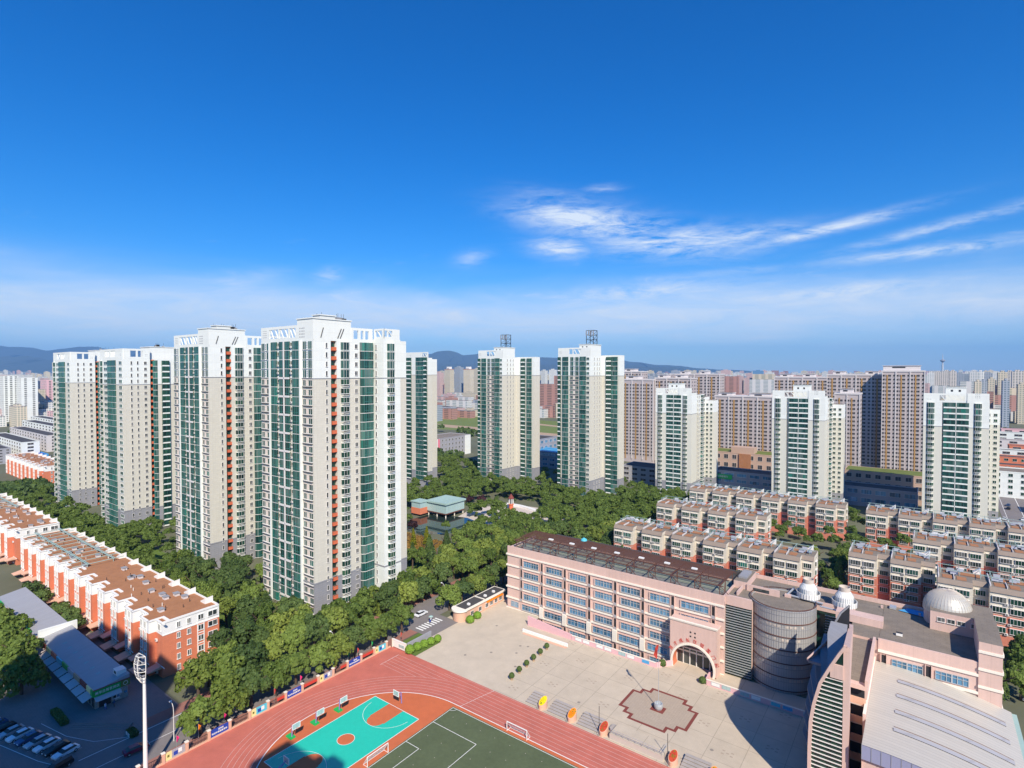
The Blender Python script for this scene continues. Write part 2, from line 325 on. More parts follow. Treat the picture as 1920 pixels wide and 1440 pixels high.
# running track
TC=(-90.,74.); TR=23.6
q=MB(); q.poly([(-123.3,20,.02),(20,20,.02),(20,107.6,.02),(-115.3,107.6,.02),(-123.3,111.5,.02)],'track'); struct('running_track',q)
def arc(r,n=48,a0=90,a1=225): return [(TC[0]+r*math.cos(R(a0+(a1-a0)*k/n)),TC[1]+r*math.sin(R(a0+(a1-a0)*k/n))) for k in range(n+1)]
q=MB(); q.poly([(x,y_,.026) for x,y_ in [(20,20),(20,97.5)]+arc(TR)+[(-110,20)]],'court_orange'); struct('infield_court_surface',q)
q=MB(); q.poly([(x,y_,.032) for x,y_ in ((-89.3,20),(20,20),(20,96.6),(-89.3,96.6))],'turf'); struct('football_field',q)
ln=MB()
def stripe(pts,wd,z=.04,m='paint'):
    for a,b_ in zip(pts,pts[1:]):
        a=Vector(a+(z,));b2=Vector(b_+(z,)); d=(b2-a); 
        if d.length<1e-6: continue
        n_=Vector((-d.y,d.x,0)).normalized()*wd/2; e=d.normalized()*wd*.0
        ln.poly([a-n_-e,b2-n_+e,b2+n_+e,a+n_-e],m)
for k in range(0,9):
    r=TR+1.2*k
    if k<=6: stripe([(20,TC[1]+r)]+arc(r),.085 if k else .2,.04,'lanepaint' if k else 'paint')
    else: stripe([(20,TC[1]+r),(-108+k,TC[1]+r)],.08,.04,'lanepaint')
stripe([(-118.2,98.8),(-118.2,105.4)],.09)
for k in range(6): stripe([(-118.2,98.8+k*1.22+.4),(-108.5+2.6*k,98.8+k*1.22+.4)],.08,.04,'lanepaint')
stripe([(-88,97.6),(-85.5,107.6)],.08)
def rectl(x0,x1,y0,y1,wd=.12): stripe([(x0,y0),(x1,y0),(x1,y1),(x0,y1),(x0,y0)],wd,.042)
stripe([(20,96.3),(-89,96.3),(-89,20)],.12,.042); stripe([(-89,89.6),(-76.1,89.6),(-76.1,58.4),(-89,58.4)],.12,.042); stripe([(-89,81.3),(-85,81.3),(-85,66.7),(-89,66.7)],.12,.042)
stripe([(-89+1.2*math.cos(R(-90*k/6)),96.3+1.2*math.sin(R(-90*k/6))) for k in range(7)],.1,.042)
o=struct('sports_line_markings',ln)
q=MB()
for i in range(22):
    for j in range(17): q.poly([(-86.5+4.1*i+a+(j%2)*2,28+4.1*j+b_,.044) for a,b_ in ((-.07,-.07),(.07,-.07),(.07,.07),(-.07,.07))],'haystone')
struct('turf_fixing_marks',q)
# basketball court
def circ(c,r,n=28,a0=0,a1=360): return [(c[0]+r*math.cos(R(a0+(a1-a0)*k/n)),c[1]+r*math.sin(R(a0+(a1-a0)*k/n))) for k in range(n+1)]
CX=-99.95
q=MB(); q.poly([(x,y_,.036) for x,y_ in ((-107.6,59.6),(-92.3,59.6),(-92.3,88.3),(-107.6,88.3))],'teal'); struct('basketball_court',q)
q=MB(); q.poly([(x,y_,.044) for x,y_ in circ((CX,73.95),1.85)[:-1]],'court_orange')
q.poly([(x,y_,.044) for x,y_ in ((CX-2.45,88.25),(CX-2.45,82.4))][::1]+[(x,y_,.044) for x,y_ in circ((CX,82.4),2.2,14,180,360)]+[(CX+2.45,82.4,.044),(CX+2.45,88.25,.044)],'court_orange')
q.poly([(CX-2.45,59.65,.044),(CX+2.45,59.65,.044),(CX+2.45,65.5,.044)]+[(x,y_,.044) for x,y_ in circ((CX,65.5),2.2,14,0,180)]+[(CX-2.45,65.5,.044)],'court_orange'); struct('court_key_areas',q)
ln=MB(); z=.05
rectl(-107.6,-92.3,59.6,88.3,.14); stripe(circ((CX,73.95),1.85),.1,z); stripe(circ((CX,86.5),6.3,30,184,356),.08,z); stripe(circ((CX,61.4),6.3,30,4,176),.08,z); struct('court_line_markings',ln)
# lawns, street, pavements
flat('lawn',[(-123,107.9),(-113.9,107.9),(-113.9,118),(-123,118)],.016,'lawn')
flat('lawn_by_towers',[(-420,60),(-158,78),(-158,104),(-420,104)],.004,'lawn')
flat('street',[(-139,-60),(-127,-60),(-127,260),(-139,260)],.03,'asphalt')
flat('side_street',[(-400,20),(-139,20),(-139,37.2),(-400,37.2)],.034,'asphalt')
flat('parking_bay_paving',[(-200,22),(-139.5,28),(-139.5,37.0),(-200,37.0)],.040,'pave')
flat('shop_forecourt',[(-250,37.2),(-143,37.2),(-143,58),(-250,58)],.05,'pave')
flat('shop_corner_pavement',[(-143,37.2),(-139,37.2),(-139,50),(-143,50)],.05,'pave')
flat('pavement_along_fence',[(-127,-60),(-123.6,-60),(-123.6,118),(-127,118)],.05,'redpave')
flat('pavement_along_trees',[(-143,50),(-139,50),(-139,260),(-143,260)],.05,'redpave')
flat('school_driveway',[(-127,118),(-118.4,118),(-118.4,131),(-127,131)],.03,'asphalt')
ln=MB()
for k in range(8): stripe([(-126.4,119.9+k*1.2),(-123.2,119.9+k*1.2)],.6,.06)
stripe([(-138.4,37),(-138.4,110)],.18,.06); stripe([(-133,20),(-133,118)],.14,.06); stripe([(-138.8,46),(-143,41.),(-150,38.),(-160,36.)],.1,.06); stripe([(-200,20.5),(-160,28.),(-145,32.),(-139.8,34)],.12,.07)
for k in range(14): stripe([(-141.6-2.95*k,34.-.85*k),(-142.9-2.95*k,38.8-.85*k)],.09,.07)
struct('road_markings',ln)
# park path, pavilion square, pond, flower bed
flat('park_square',[(-205,225),(-172,225),(-150,262),(-160,272),(-196,268),(-212,248)],.02,'haystone')
mbq=MB(); mbq.poly([(-207,236,.05),(-196,262,.05),(-190,262,.05),(-200,234,.05)],'paint'); 
flat('pond_water',[(-222,196),(-196,190),(-184,206),(-186,224),(-200,228),(-222,222)],.03,'water')
flat('flower_bed',[(-232,168),(-200,160),(-178,172),(-176,186),(-205,190),(-232,186)],.02,'flowers')
flat('park_lawn',[(-240,150),(-150,150),(-150,166),(-240,166)],.01,'lawn')
flat('far_road',[(29,180),(48,180),(66,700),(44,700)],.03,'asphalt')
ln=MB(); stripe([(38,180),(54,690)],.3,.05); stripe([(31,180),(46,690)],.2,.05); struct('far_road_markings',ln)
flat('grass_field',[(-600,560),(-150,560),(-100,760),(-800,760)],.02,'field')
flat('bare_soil_strip',[(-600,585),(-150,575),(-145,600),(-620,615)],.04,'soil')
flat('bare_soil_track',[(-500,700),(-300,650),(-150,640),(-150,648),(-300,662),(-495,715)],.04,'soil')
# ---------------------------------------------------------------- window modules: x along the wall, -y outwards, z up from the floor line
P31=3.1
def m_win(w,h=1.5,sill=.95,gl='gwin',fr='frame'):
    def f():
        b=MB(); b.box(-w/2,w/2,-.03,.05,sill,sill+h,gl)
        for x0,x1,z0,z1 in ((-w/2-.07,-w/2,sill,sill+h),(w/2,w/2+.07,sill,sill+h),(-w/2-.07,w/2+.07,sill+h,sill+h+.08)): b.box(x0,x1,-.12,.05,z0,z1,fr)
        b.box(-w/2-.15,w/2+.15,-.22,.05,sill-.12,sill,fr)
        if w>1: b.box(-.03,.03,-.07,-.025,sill,sill+h,fr)
        return b.mesh('window')
    return cached(('win',w,h,sill,gl,fr),f)
def m_pair(w):
    def f():
        b=MB(); s=.72; h=1.8; a=w*.32; c=w*.40
        for x0,x1 in ((-w/2,-w/2+a),(w/2-c,w/2)):
            b.box(x0,x1,-.04,.05,s,s+h,'ggreen'); 
            for xa in (x0,(x0+x1)/2-.03,x1-.06): b.box(xa,xa+.06,-.1,-.03,s,s+h,'frame')
            b.box(x0-.05,x1+.05,-.16,.05,s+h,s+h+.1,'pinkframe')
        x0,x1=-w/2+a+.15,w/2-c-.15
        for k in range(3): b.box(x0+.1+k*(x1-x0)/3,x0+.1+(k+.55)*(x1-x0)/3,-.12,.05,s+.25,s+h-.2,'pinkframe')
        b.box(x0,x1,-.05,.05,s-.1,s+h,'beige')
        b.box(-w/2-.1,w/2+.1,-.42,.05,s-.22,s-.12,'frame'); b.box(-w/2,w/2,-.40,.05,s-.50,s-.23,'shade')  # dark box under the sill slab paints its shadow
        return b.mesh('window')
    return cached(('pair',w),f)
def m_pairtop(w):
    def f():
        b=MB(); s=.25; h=2.55
        b.box(-w/2,-w/2+w*.38,-.06,.05,s,s+h,'gtop'); b.box(w/2-w*.4,w/2,-.06,.05,s,s+h,'gtop'); b.box(-w/2+w*.38,w/2-w*.4,-.12,.05,s,s+h,'white')
        for k in range(3): b.box(-w*.05,w*.05,-.16,-.1,s+.3+k*.75,s+.85+k*.75,'grey')
        for x in (-w/2+.0,-w*.32,w*.3,w/2-.06): b.box(x,x+.06,-.12,-.05,s,s+h,'frame')
        b.box(-w/2-.1,w/2+.1,-.28,.05,s-.14,s,'frame')
        return b.mesh('window')
    return cached(('pairtop',w),f)
def m_glaze(w,d=1.1,ch=0,h=P31,gl='ggreen'):
    def f():
        b=MB(); pl=[(-w/2,.05),(-w/2,-d+ch),(-w/2+ch,-d),(w/2-ch,-d),(w/2,-d+ch),(w/2,.05)] if ch else [(-w/2,.05),(-w/2,-d),(w/2,-d),(w/2,.05)]
        ins=[(x*.985,y_*.97) for x,y_ in pl]
        b.prism(ins,.16,h-.02,gl); b.prism([(x*1.02,y_*1.03) for x,y_ in pl],0,.16,'frame')
        n=max(2,round(w/1.2))
        for k in range(n+1):
            x=(-w/2+ch)+(w-2*ch)*k/n; b.box(x-.035,x+.035,-d-.04,-d+.04,.16,h-.02,'tealdark')
        b.box(-w/2+ch,w/2-ch,-d-.035,-d+.03,1.02,1.10,'tealdark')
        return b.mesh('balcony_glazing')
    return cached(('glaze',w,d,ch,h,gl),f)
def m_bay(w,d=.9,h=P31,gl='gbay',top=False):
    def f():
        b=MB(); c=.55; pl=[(-w/2,.05),(-w/2,-d+c),(-w/2+c,-d),(w/2-c,-d),(w/2,-d+c),(w/2,.05)]
        lo,hi=(.25,h-.25) if top else (1.0,h-.35)
        b.prism([(x*.97,y_*.95) for x,y_ in pl],lo,hi,gl)
        b.prism([(x*1.03,y_*1.05) for x,y_ in pl],lo-.16,lo,'white'); b.prism([(x*1.02,y_*1.04) for x,y_ in pl],hi,hi+.12,'white')
        if not top:
            b.prism([(x*.9,y_*.6) for x,y_ in pl],.3,lo-.16,'beige')
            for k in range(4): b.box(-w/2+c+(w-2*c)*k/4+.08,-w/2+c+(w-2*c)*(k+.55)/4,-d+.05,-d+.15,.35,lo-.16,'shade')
            b.box(-w/2+c,w/2-c,-d,-d+.25,.22,.34,'white')
        for x in (-w/2+c,-.03,w/2-c-.06): b.box(x,x+.06,-d-.02,-d+.06,lo,hi,'frame')
        return b.mesh('bay_window')
    return cached(('bay',w,d,h,gl,top),f)
def m_open(w,d=1.3,h=2.8,mull=True,gl='ggreen'):
    def f():
        b=MB(); b.box(-w/2,w/2,-d+.16,.05,.2,h-.1,gl); b.box(-w/2,w/2,-d,.05,0,.16,'white'); b.box(-w/2,w/2,-d,-d+.1,.16,.7,'white')
        b.box(-w/2,w/2,-d+.02,-d+.06,.55,1.05,gl)
        if mull: b.box(-.12,.12,-d,.0,.16,h,'white')
        n=max(2,round(w/1.4))
        for k in range(n+1): b.box(-w/2+w*k/n-.03,-w/2+w*k/n+.03,-d+.09,-d+.17,.7,h-.1,'tealdark')
        return b.mesh('balcony')
    return cached(('open',w,d,h,mull,gl),f)
def m_orange(w,h=P31):
    def f():
        b=MB(); b.box(-w/2,w/2,-1.0,.05,.1,1.15,'orange'); b.box(-w/2+.1,w/2-.1,-.9,-.06,1.02,1.17,'shade'); b.box(-w/2+.15,w/2-.15,-.06,.04,1.2,h-.25,'gbay'); b.box(-w/2-.05,w/2+.05,-1.1,.05,0,.1,'orange')  # dark cap paints the shade inside the balcony
        return b.mesh('orange_balcony')
    return cached(('orange',w,h),f)
def m_ac():
    def f():
        b=MB(); b.box(-.42,.42,-.42,0,0,.62,'frame'); b.box(-.3,.12,-.435,-.41,.1,.52,'shade'); return b.mesh('air_conditioner')
    return cached('ac',f)
def place(rt,name,me,face,t,d,z): # face F: looks along -V at y=d; S: looks along +U at x=d
    if face=='F': return mk(name,me,rt,(t,d,z),0)
    return mk(name,me,rt,(d,t,z),R(90))
def tower(U,V,label,group,blocks,cols,nf,pitch,zj,ztop,zgrey=10.8,topn=4,body='beige'):
    rt=root('apartment_tower',U,V,label,'apartment tower',group)
    w_=MB(); 
    for b_ in blocks:
        x0,x1,y0,y1=b_[:4]; zt=b_[4]
        bd=b_[5] if len(b_)>5 else body; w_.box(x0,x1,y0,y1,0,zgrey,'grey' if bd!='white' else 'white'); w_.box(x0,x1,y0,y1,zgrey,zj,bd); w_.box(x0,x1,y0,y1,zj,zt,'white','roofgrey')
    w_.obj('wall',rt)
    for za,zb in ((zj-.12,zj+.1),(zgrey-.2,zgrey+.25)):
        bnd=MB()
        for b_ in blocks: bnd.box(b_[0]-.12,b_[1]+.12,b_[2]-.12,b_[3]+.12,za,zb,'grey')
        bnd.obj('cornice',rt)
    for face,t,d,wd,kind in cols:
        for k in range(nf):
            z_=k*pitch+ (zj-(nf-topn)*pitch); top=k>=nf-topn
            if z_<-.5: continue
            if kind=='pair': me=m_pairtop(wd) if top else m_pair(wd); nm='window'
            elif kind=='win': me=m_win(wd,1.4 if wd>.8 else 1.5); nm='window'
            elif kind=='slot': me=m_win(.6,1.6,.8); nm='window'
            elif kind=='glaze': me=m_glaze(wd,.55,0,pitch); nm='balcony_glazing'
            elif kind=='glazec': me=m_glaze(wd,1.5,.9,pitch); nm='balcony_glazing'
            elif kind=='bay': me=m_bay(wd,.95,pitch,'ggreen' if top else 'gbay',top); nm='bay_window'
            elif kind=='baybig': me=m_bay(wd,1.3,pitch,'ggreen',False); nm='bay_window'
            elif kind=='open': me=m_open(wd,1.4,pitch,wd>6,'ggreen'); nm='balcony'
            elif kind=='opens': me=m_open(wd,1.0,pitch,False,'gbay'); nm='balcony'
            elif kind=='orange': me=m_orange(wd,pitch); nm='orange_balcony'
            elif kind=='recess':
                me=m_win(wd,1.1,1.5,'dark','beige'); nm='balcony_recess'
                if (k*7+int(t*3))%3: place(rt,'air_conditioner',m_ac(),face,t,d-.15,z_+.9+.5*((k*5)%2))
            elif kind=='strip': me=m_win(wd,1.5,.9,'ggreen','white'); nm='window'
            place(rt,nm,me,face,t,d,z_)
    return rt
def frieze(rt,x0,x1,y,z0,z1,opens=(),holes=(),depth=.5,face='F'):
    """roof screen: a wall with real openings (struts across some) and rows of small holes"""
    b=MB(); xs=sorted(opens); cur=x0; H=z1-z0
    def bx(a,c,za,zb,m='white',dy=0,dp=depth):
        if face=='F': b.box(a,c,y-dy,y+dp,za,zb,m)
        else: b.box(y-dp,y+dy,a,c,za,zb,m)
    for a,c,st in xs:
        bx(cur,a,z0,z1); bx(a,c,z0,z0+H*.22); bx(a,c,z1-H*.18,z1)
        if st:
            n=max(1,round((c-a)/2.5))
            for k in range(n):
                t=a+(c-a)*(k+.5)/n; pa,pb=(t-.9,z1-H*.18),(t+.9,z0+H*.22)
                q=MB()
                if face=='F': q.tube((pa[0],y+.25,pa[1]),(pb[0],y+.25,pb[1]),.26,'white',4)
                else: q.tube((y-.25,pa[0],pa[1]),(y-.25,pb[0],pb[1]),.26,'white',4)
                q.obj('roof_strut',rt)
        cur=c
    bx(cur,x1,z0,z1)
    b.obj('roof_screen',rt)
    if not holes: return
    b=MB()
    for hx,n,mz in holes:
        for i in range(n):
            for j in range(mz):
                a=hx+i*.7; zz=z0+H*.3+j*.75; bx(a,a+.28,zz,zz+.28,'grey',.02)
    b.obj('vent_hole_group',rt)['kind']='stuff'
def penthouse(rt,x0,x1,y0,y1,z0,z1,win=True):
    b=MB(); b.box(x0,x1,y0,y1,z0,z1,'white','roofgrey'); b.box(x0-.25,x1+.25,y0-.25,y1+.25,z1-.35,z1,'white'); 
    if win: 
        xm=(x0+x1)/2
        for s in (-1.5,1.5): b.box(xm+s-.45,xm+s+.45,y0-.03,y0+.05,z1-2.4,z1-1.4,'dark')
    b.obj('penthouse',rt)
def rooftop_bits(rt,x0,x1,y0,y1,z,n=5,seed=1):
    r=random.Random(seed)
    for k in range(n):
        b=MB(); x=r.uniform(x0,x1);y_=r.uniform(y0,y1); s=r.uniform(.3,.7); b.box(x-s,x+s,y_-s,y_+s,z,z+r.uniform(.6,1.4),r.choice(['grey','dark','steel'])); b.tube((x,y_,z),(x,y_,z+2.2),.05,'dark',4); b.obj('roof_vent',rt)
GT='tall white and beige towers with green glazed balconies'
def typeA(U,V,label,top=95.5):
    F=[('F',-28.2,0,5.7,'pair'),('F',-22.5,0,3.2,'glaze'),('F',-20.0,0,1.2,'recess'),('F',-17.6,0,2.7,'glaze'),('F',-14.5,0,2.7,'glaze'),('F',-12.2,0,1.2,'recess'),('F',-9.4,0,3.4,'glaze'),('F',-3.1,0,5.2,'pair')]
    S=[('S',5.0,0,.6,'slot'),('S',8.2,-1.1,1.7,'orange'),('S',12.2,0,3.3,'bay'),('S',16.9,0,1.1,'win'),('S',21.2,0,5.6,'glazec'),('S',27.6,5.5,3.2,'bay'),('F',1.6,24.4,.6,'slot')]
    rt=tower(U,V,label,GT,[(-31.5,0,0,6.7,90.3),(-31.5,-1.1,6.7,9.0,90.3),(-31.5,0,9.0,24.4,90.3),(-31.5,5.5,24.4,32.2,91.6,'white'),(-31.5,4.4,32.2,36,91.2)],F+S,29,3.1,77.8,90.3)
    mbx=MB(); mbx.box(-1.15,-1.05,6.75,8.95,0,90.2,'orange'); mbx.obj('orange_strip',rt)
    for x in (-25.,-6.6,-16.05):
        q=MB(); q.box(x-.28,x+.28,-.75,0,0,90.2,'white' if x!=-16.05 else 'frame'); q.obj('pilaster',rt)
    for k in range(0,25,2):
        q=MB(); q.box(-19.3,-12.9,-.75,-.5,77.8-3.1*k-.3,77.8-3.1*k+.35,'frame'); q.obj('balcony_band',rt)
    frieze(rt,-31.5,-9,0.15,90.3,top,[(-26.2,-20.5,1),(-20,-14.5,1),(-13.9,-10,1)],[(-30.3,4,4)]); penthouse(rt,-9,-.2,.1,15,90.3,97.6,False); penthouse(rt,-6,-2,4,10,97.6,99.,False)
    frieze(rt,-9,-.2,.05,90.3,90.5); frieze(rt,15,24.2,-.1,90.3,top-.3,[(16,18,0),(19,20.2,0),(21,22.5,0)],face='S'); frieze(rt,24.6,32,5.4,91.6,95.2,[(25,26.4,0),(26.8,28.6,1)],face='S'); frieze(rt,.3,5.4,24.5,91.6,95.2,[(1,4.6,1)])
    b=MB()
    for k in range(4):
        for j in range(4): b.box(-7.6+k*.8,-7.25+k*.8,.04,.3,91.3+j*.95,91.65+j*.95,'grey')
    for k,(a,c) in enumerate(((3.0,5.0),(9.5,12),(10.5,13))): b.tube((-.16,a,91.2),(-.16,c-1,94.5),.16,'shade',4)
    b.obj('wall_opening',rt)
    rooftop_bits(rt,-7,-1,5,14,97.6,6,int(-U)); return rt
typeA(-158.3,105.5,'nearest and widest green balconied tower, left of the white slab behind the red track')
typeA(-229.,105.5,'second green balconied tower from the left trees, partly hidden by the nearest tower')
def typeB(U,V,label,hid=0):
    F=[('F',-28.4,0,2.4,'bay'),('F',-22.6,0,4.6,'strip'),('F',-16.4,0,4.6,'glaze'),('F',-11.,0,4.8,'glaze'),('F',-2.6,0,4.,'strip')]
    S=[('S',3.8,0,.6,'slot'),('S',6.6,0,.6,'win'),('S',10.,0,1.1,'win'),('S',13.4,-1.4,1.8,'orange')]
    rt=tower(U,V,label,GT,[(-31,0,0,12.2,86.3),(-31,-1.4,12.2,14.6,86.3),(-31,3.0,14.6,30,86.3)],F+S+[('F',1.4,14.6,2.8,'glazec'),('S',18.,3.,3.4,'opens'),('S',24,3.,3.4,'opens')],29,3.05,73.6,86.3)
    mbx=MB(); mbx.box(-1.45,-1.35,12.25,14.55,0,86.2,'orange'); mbx.obj('orange_strip',rt)
    frieze(rt,-31,-.3,.1,86.3,91.5,[(-24,-18,1),(-16.5,-10,1)],[(-3,2,2)]); frieze(rt,.6,12.1,-.05,86.3,91.5,[(3.5,6,0),(6.8,9.,0)],[(10,2,2)],face='S')
    penthouse(rt,-14,-2,13,26,86.3,93,True); rooftop_bits(rt,-13,-3,14,25,93,4,int(-U)); return rt
typeB(-317,105.,'third green balconied tower from the left edge gap, orange strip on its right')
typeB(-396,105.,'leftmost tall green balconied tower, farthest down the row')
rt=tower(-274,272,'pale narrow tower peeping out behind the right edge of the nearest tower',GT,[(-30,0,0,4,89.6),(-30,-9,4,18,89.)],[('F',-18.7,0,4.6,'opens'),('F',-7.8,0,7.6,'glaze'),('F',-2.2,0,2.8,'opens'),('F',-26,0,4.,'opens')],28,3.05,77.8,89.6,topn=4)
frieze(rt,-30,-.2,.1,89.6,93.6,[(-6,-1.5,1)],[(-18,2,2)])
def typeC(U,V,wd,label,wing):
    s=wd/23.
    F=[('F',-21.8*s,0,2.,'opens'),('F',-17.4*s,0,4.2,'glaze'),('F',-11.*s,0,6.2,'pair'),('F',-4.9*s,0,4.4,'glaze'),('F',-1.5*s,0,2.0,'strip')]
    S=[('S',5.5,0,.6,'slot'),('S',9.3,0,.6,'slot'),('S',12.6,0,.6,'slot')]
    Wg=[('F',wing*.38,17,3.6,'opens'),('F',wing*.72,17,4.2,'glaze')]
    rt=tower(U,V,label,GT,[(-wd,0,0,17,90.2),(-wd,wing,17,24,90.6)],F+S+Wg,29,3.05,77.4,90.2)
    frieze(rt,-wd,-.2,.1,90.2,95.4,[(-15*s,-12.5*s,0),(-12*s,-6.5*s,1)],[(-22*s,3,3)]); penthouse(rt,-8,-.2,.4,15,90.2,97.5,True)
    # lattice antenna on the roof
    b=MB(); x0,x1,y0,y1=-6,-1,6,11; z0,z1=97.5,106.5
    for x,y_ in ((x0,y0),(x1,y0),(x0,y1),(x1,y1)): b.tube((x,y_,z0),(x,y_,z1),.22,'dark',4)
    for k in range(4):
        zz=z0+(z1-z0)*k/3
        b.tube((x0,y0,zz),(x1,y0,zz),.14,'dark',4); b.tube((x1,y0,zz),(x1,y1,zz),.14,'dark',4); b.tube((x0,y1,zz),(x1,y1,zz),.14,'dark',4); b.tube((x0,y0,zz),(x0,y1,zz),.14,'dark',4)
        if k<3: b.tube((x0,y0,zz),(x1,y0,zz+3),.1,'dark',4); b.tube((x1,y0,zz),(x1,y1,zz+3),.1,'dark',4); b.tube((x1,y1,zz),(x0,y1,zz+3),.1,'dark',4)
    for k in range(4): b.box(x0-.3+k*1.7,x0+.3+k*1.7,y0-.35,y0-.15,103,106.3,'grey')
    b.obj('lattice_antenna',rt); return rt
typeC(-239,310.6,22.3,'left one of the two tall towers with lattice antennas beyond the park',15.6)
typeC(-168.4,309,23.6,'right one of the two tall towers with lattice antennas beyond the park',12.)
def typeD(U,V,wd,label,side=True):
    F=[('F',-wd+2.9,0,3.0,'bay'),('F',-wd+6.9,.6,1.3,'recess'),('F',-wd/2+.2,1.2,9.6,'open'),('F',-wd/2+6.4,1.2,1.4,'recess'),('F',-4.2,0,2.8,'bay')]
    S=[('S',11.5,0,.9,'win'),('S',15,0,.9,'win'),('S',21,-.2,5.,'glazec')]
    rt=root('apartment_tower',U,V,label,'apartment tower','shorter cream towers facing the red apartment rows'); w_=MB(); zj,zt,zg=53.2,65.,9.4
    for x0,x1,y0,y1,z1 in ((-wd,-wd+7.4,0,14,65),(-wd+7.4,-8.2,1.2,14,65),(-8.2,0,0,10,66.5),(-wd,-.2,14,26,65),(0,6.,26.5,36,61),(-wd+2,0,26,36,63)):
        w_.box(x0,x1,y0,y1,0,zg,'grey'); w_.box(x0,x1,y0,y1,zg,zj,'yellowwall'); w_.box(x0,x1,y0,y1,zj,z1,'white','roofgrey')
    w_.obj('wall',rt); MB().box(-wd-.1,-wd+7.5,-.1,0,zj-.1,zj+.12,'grey').obj('cornice',rt); MB().box(-8.3,.1,-.1,10,zj-.1,zj+.12,'grey').obj('cornice',rt)
    for face,t,d,w1,kind in F+(S if side else [])+[('F',1.6,26.5,1.3,'win'),('F',4.3,26.5,1.3,'win')]:
        for k in range(23):
            z_=k*2.82+.2; top=k>=19
            if d==26.5 and k>20: continue
            me={'bay':lambda:m_bay(w1,.7,2.82,'ggreen' if top else 'gbay',top),'recess':lambda:m_win(w1,1.5,.6,'dark','frame'),'open':lambda:m_open(w1,1.4,2.82,True,'ggreen'),'win':lambda:m_win(w1,1.3,.9,'gbay'),'glazec':lambda:m_bay(w1,1.3,2.82,'ggreen',False)}[kind]()
            nm={'bay':'bay_window','recess':'window','open':'balcony','win':'window','glazec':'bay_window'}[kind]
            place(rt,nm,me,face,t,d,z_)
    frieze(rt,-wd,-8.2,.3,65,69.4,[(-wd+6.3,-wd+12,1),(-wd+12.4,-9.2,1)],[(-wd+1.3,3,1)]); frieze(rt,-8.2,-.1,.1,66.5,69.6,[],[(-5.2,3,3)]); penthouse(rt,-16.4,-8.4,3.5,12,65,72.6,True)
    return rt
typeD(-117.4,348,23.6,'left of the three shorter cream towers behind the red rows')
typeD(-43,344,26.6,'middle of the three shorter cream towers behind the red rows')
typeD(25,343,25.,'rightmost of the three shorter cream towers, nearest the road')
# ---------------------------------------------------------------- brownish apartment slabs farther back
def slab(U0,U1,V,h,label,bays,z0=0,pent=()):
    rt=root('apartment_slab',U0,V,label,'apartment block','pinkish apartment slabs with ochre stripes'); Wd=U1-U0; b=MB(); b.box(0,Wd,0,16,0,h,'slabwall','roofgrey'); b.box(-.4,Wd+.4,-.4,16.4,h-.6,h+.5,'slabwhite'); b.obj('wall',rt)
    st=MB(); wn=MB(); n=bays*4; cw=Wd/n; nf=int((h-1)/2.9); sp=MB()
    for c in range(n):
        x=cw*c; kind=c%4
        if kind==1: st.box(x+cw*.28,x+cw*.72,-.25,0,z0,h-3,'ochre')
        if kind==3: st.box(x+cw*.8,x+cw*1.05,-.5,0,z0,h,'slabwhite')
        if kind==0: st.box(x-.02,x+cw*.16,-.5,0,z0,h,'slabwhite')
        for k in range(nf):
            z_=k*2.9
            if z_<z0: continue
            a,e=(x+cw*.2,x+cw*.78) if kind in (0,3) else ((x+cw*.74,x+cw*1.0) if kind==1 else (x+cw*.05,x+cw*.6))
            if kind==1: wn.box(x+cw*.0,x+cw*.27,-.06,0,z_+.9,z_+2.3,'gslab')
            wn.box(a,e,-.06,0,z_+.9,z_+2.35,'gslab'); sp.box(a-.1,e+.1,-.22,0,z_+.55,z_+.8,'slabwhite')
    st.obj('facade_pier',rt); o=wn.obj('window_grid',rt); o['kind']='stuff'; o=sp.obj('sill_grid',rt); o['kind']='stuff'
    # the end wall that the camera sees has windows too
    ew=MB()
    for y_ in (4.,9.,13.):
        for k in range(nf): ew.box(Wd,Wd+.06,y_-.7,y_+.7,k*2.9+.9,k*2.9+2.3,'gslab')
    o=ew.obj('end_window_grid',rt); o['kind']='stuff'
    for k,(a,c,hh) in enumerate(pent):
        b=MB(); b.box(Wd*a,Wd*c,2,12,h,h+hh,'slabwhite','roofgrey'); b.box(Wd*a-.5,Wd*c+.5,1.5,12.5,h+hh-.3,h+hh,'slabwhite'); b.box(Wd*(a+.25*(c-a)),Wd*(a+.6*(c-a)),1.9,2.,h+hh-1.9,h+hh-1.,'dark'); b.obj('penthouse',rt)
    return rt
slab(-217,-187.5,457,73,'long striped slab just right of the right antenna tower',3,3,((.1,.5,3.5),))
slab(-247,-226,520,80,'tall striped slab end showing right behind the right antenna tower',2,3,((.1,.6,3),))
slab(-187,-156,460,74.5,'striped slab rising behind the left cream tower',3,3,((.05,.3,3),(.55,.8,3)))
slab(-212,-161.5,561,77.5,'far striped slab with its end beside the red far blocks',4,3,((.2,.35,3),(.6,.75,3)))
slab(-136.5,-93,461,60.5,'low wide striped slab between the left and middle cream towers',4,3,((.05,.3,2.6),(.6,.95,2.6)))
slab(-112,-65,561,75,'striped slab behind the middle cream tower',4,3,((.1,.3,3),(.5,.7,3)))
slab(-51,-35.7,455,64.5,'narrow striped slab just right of the middle cream tower',2,3,((.2,.7,3.4),))
slab(-64,-23,520,77.5,'wide striped slab behind the narrow one',4,3,((.1,.3,3),(.65,.85,3)))
slab(-25.5,.6,505,80.5,'tallest striped slab left of the rightmost cream tower',3,3,((.02,.9,4.2),))
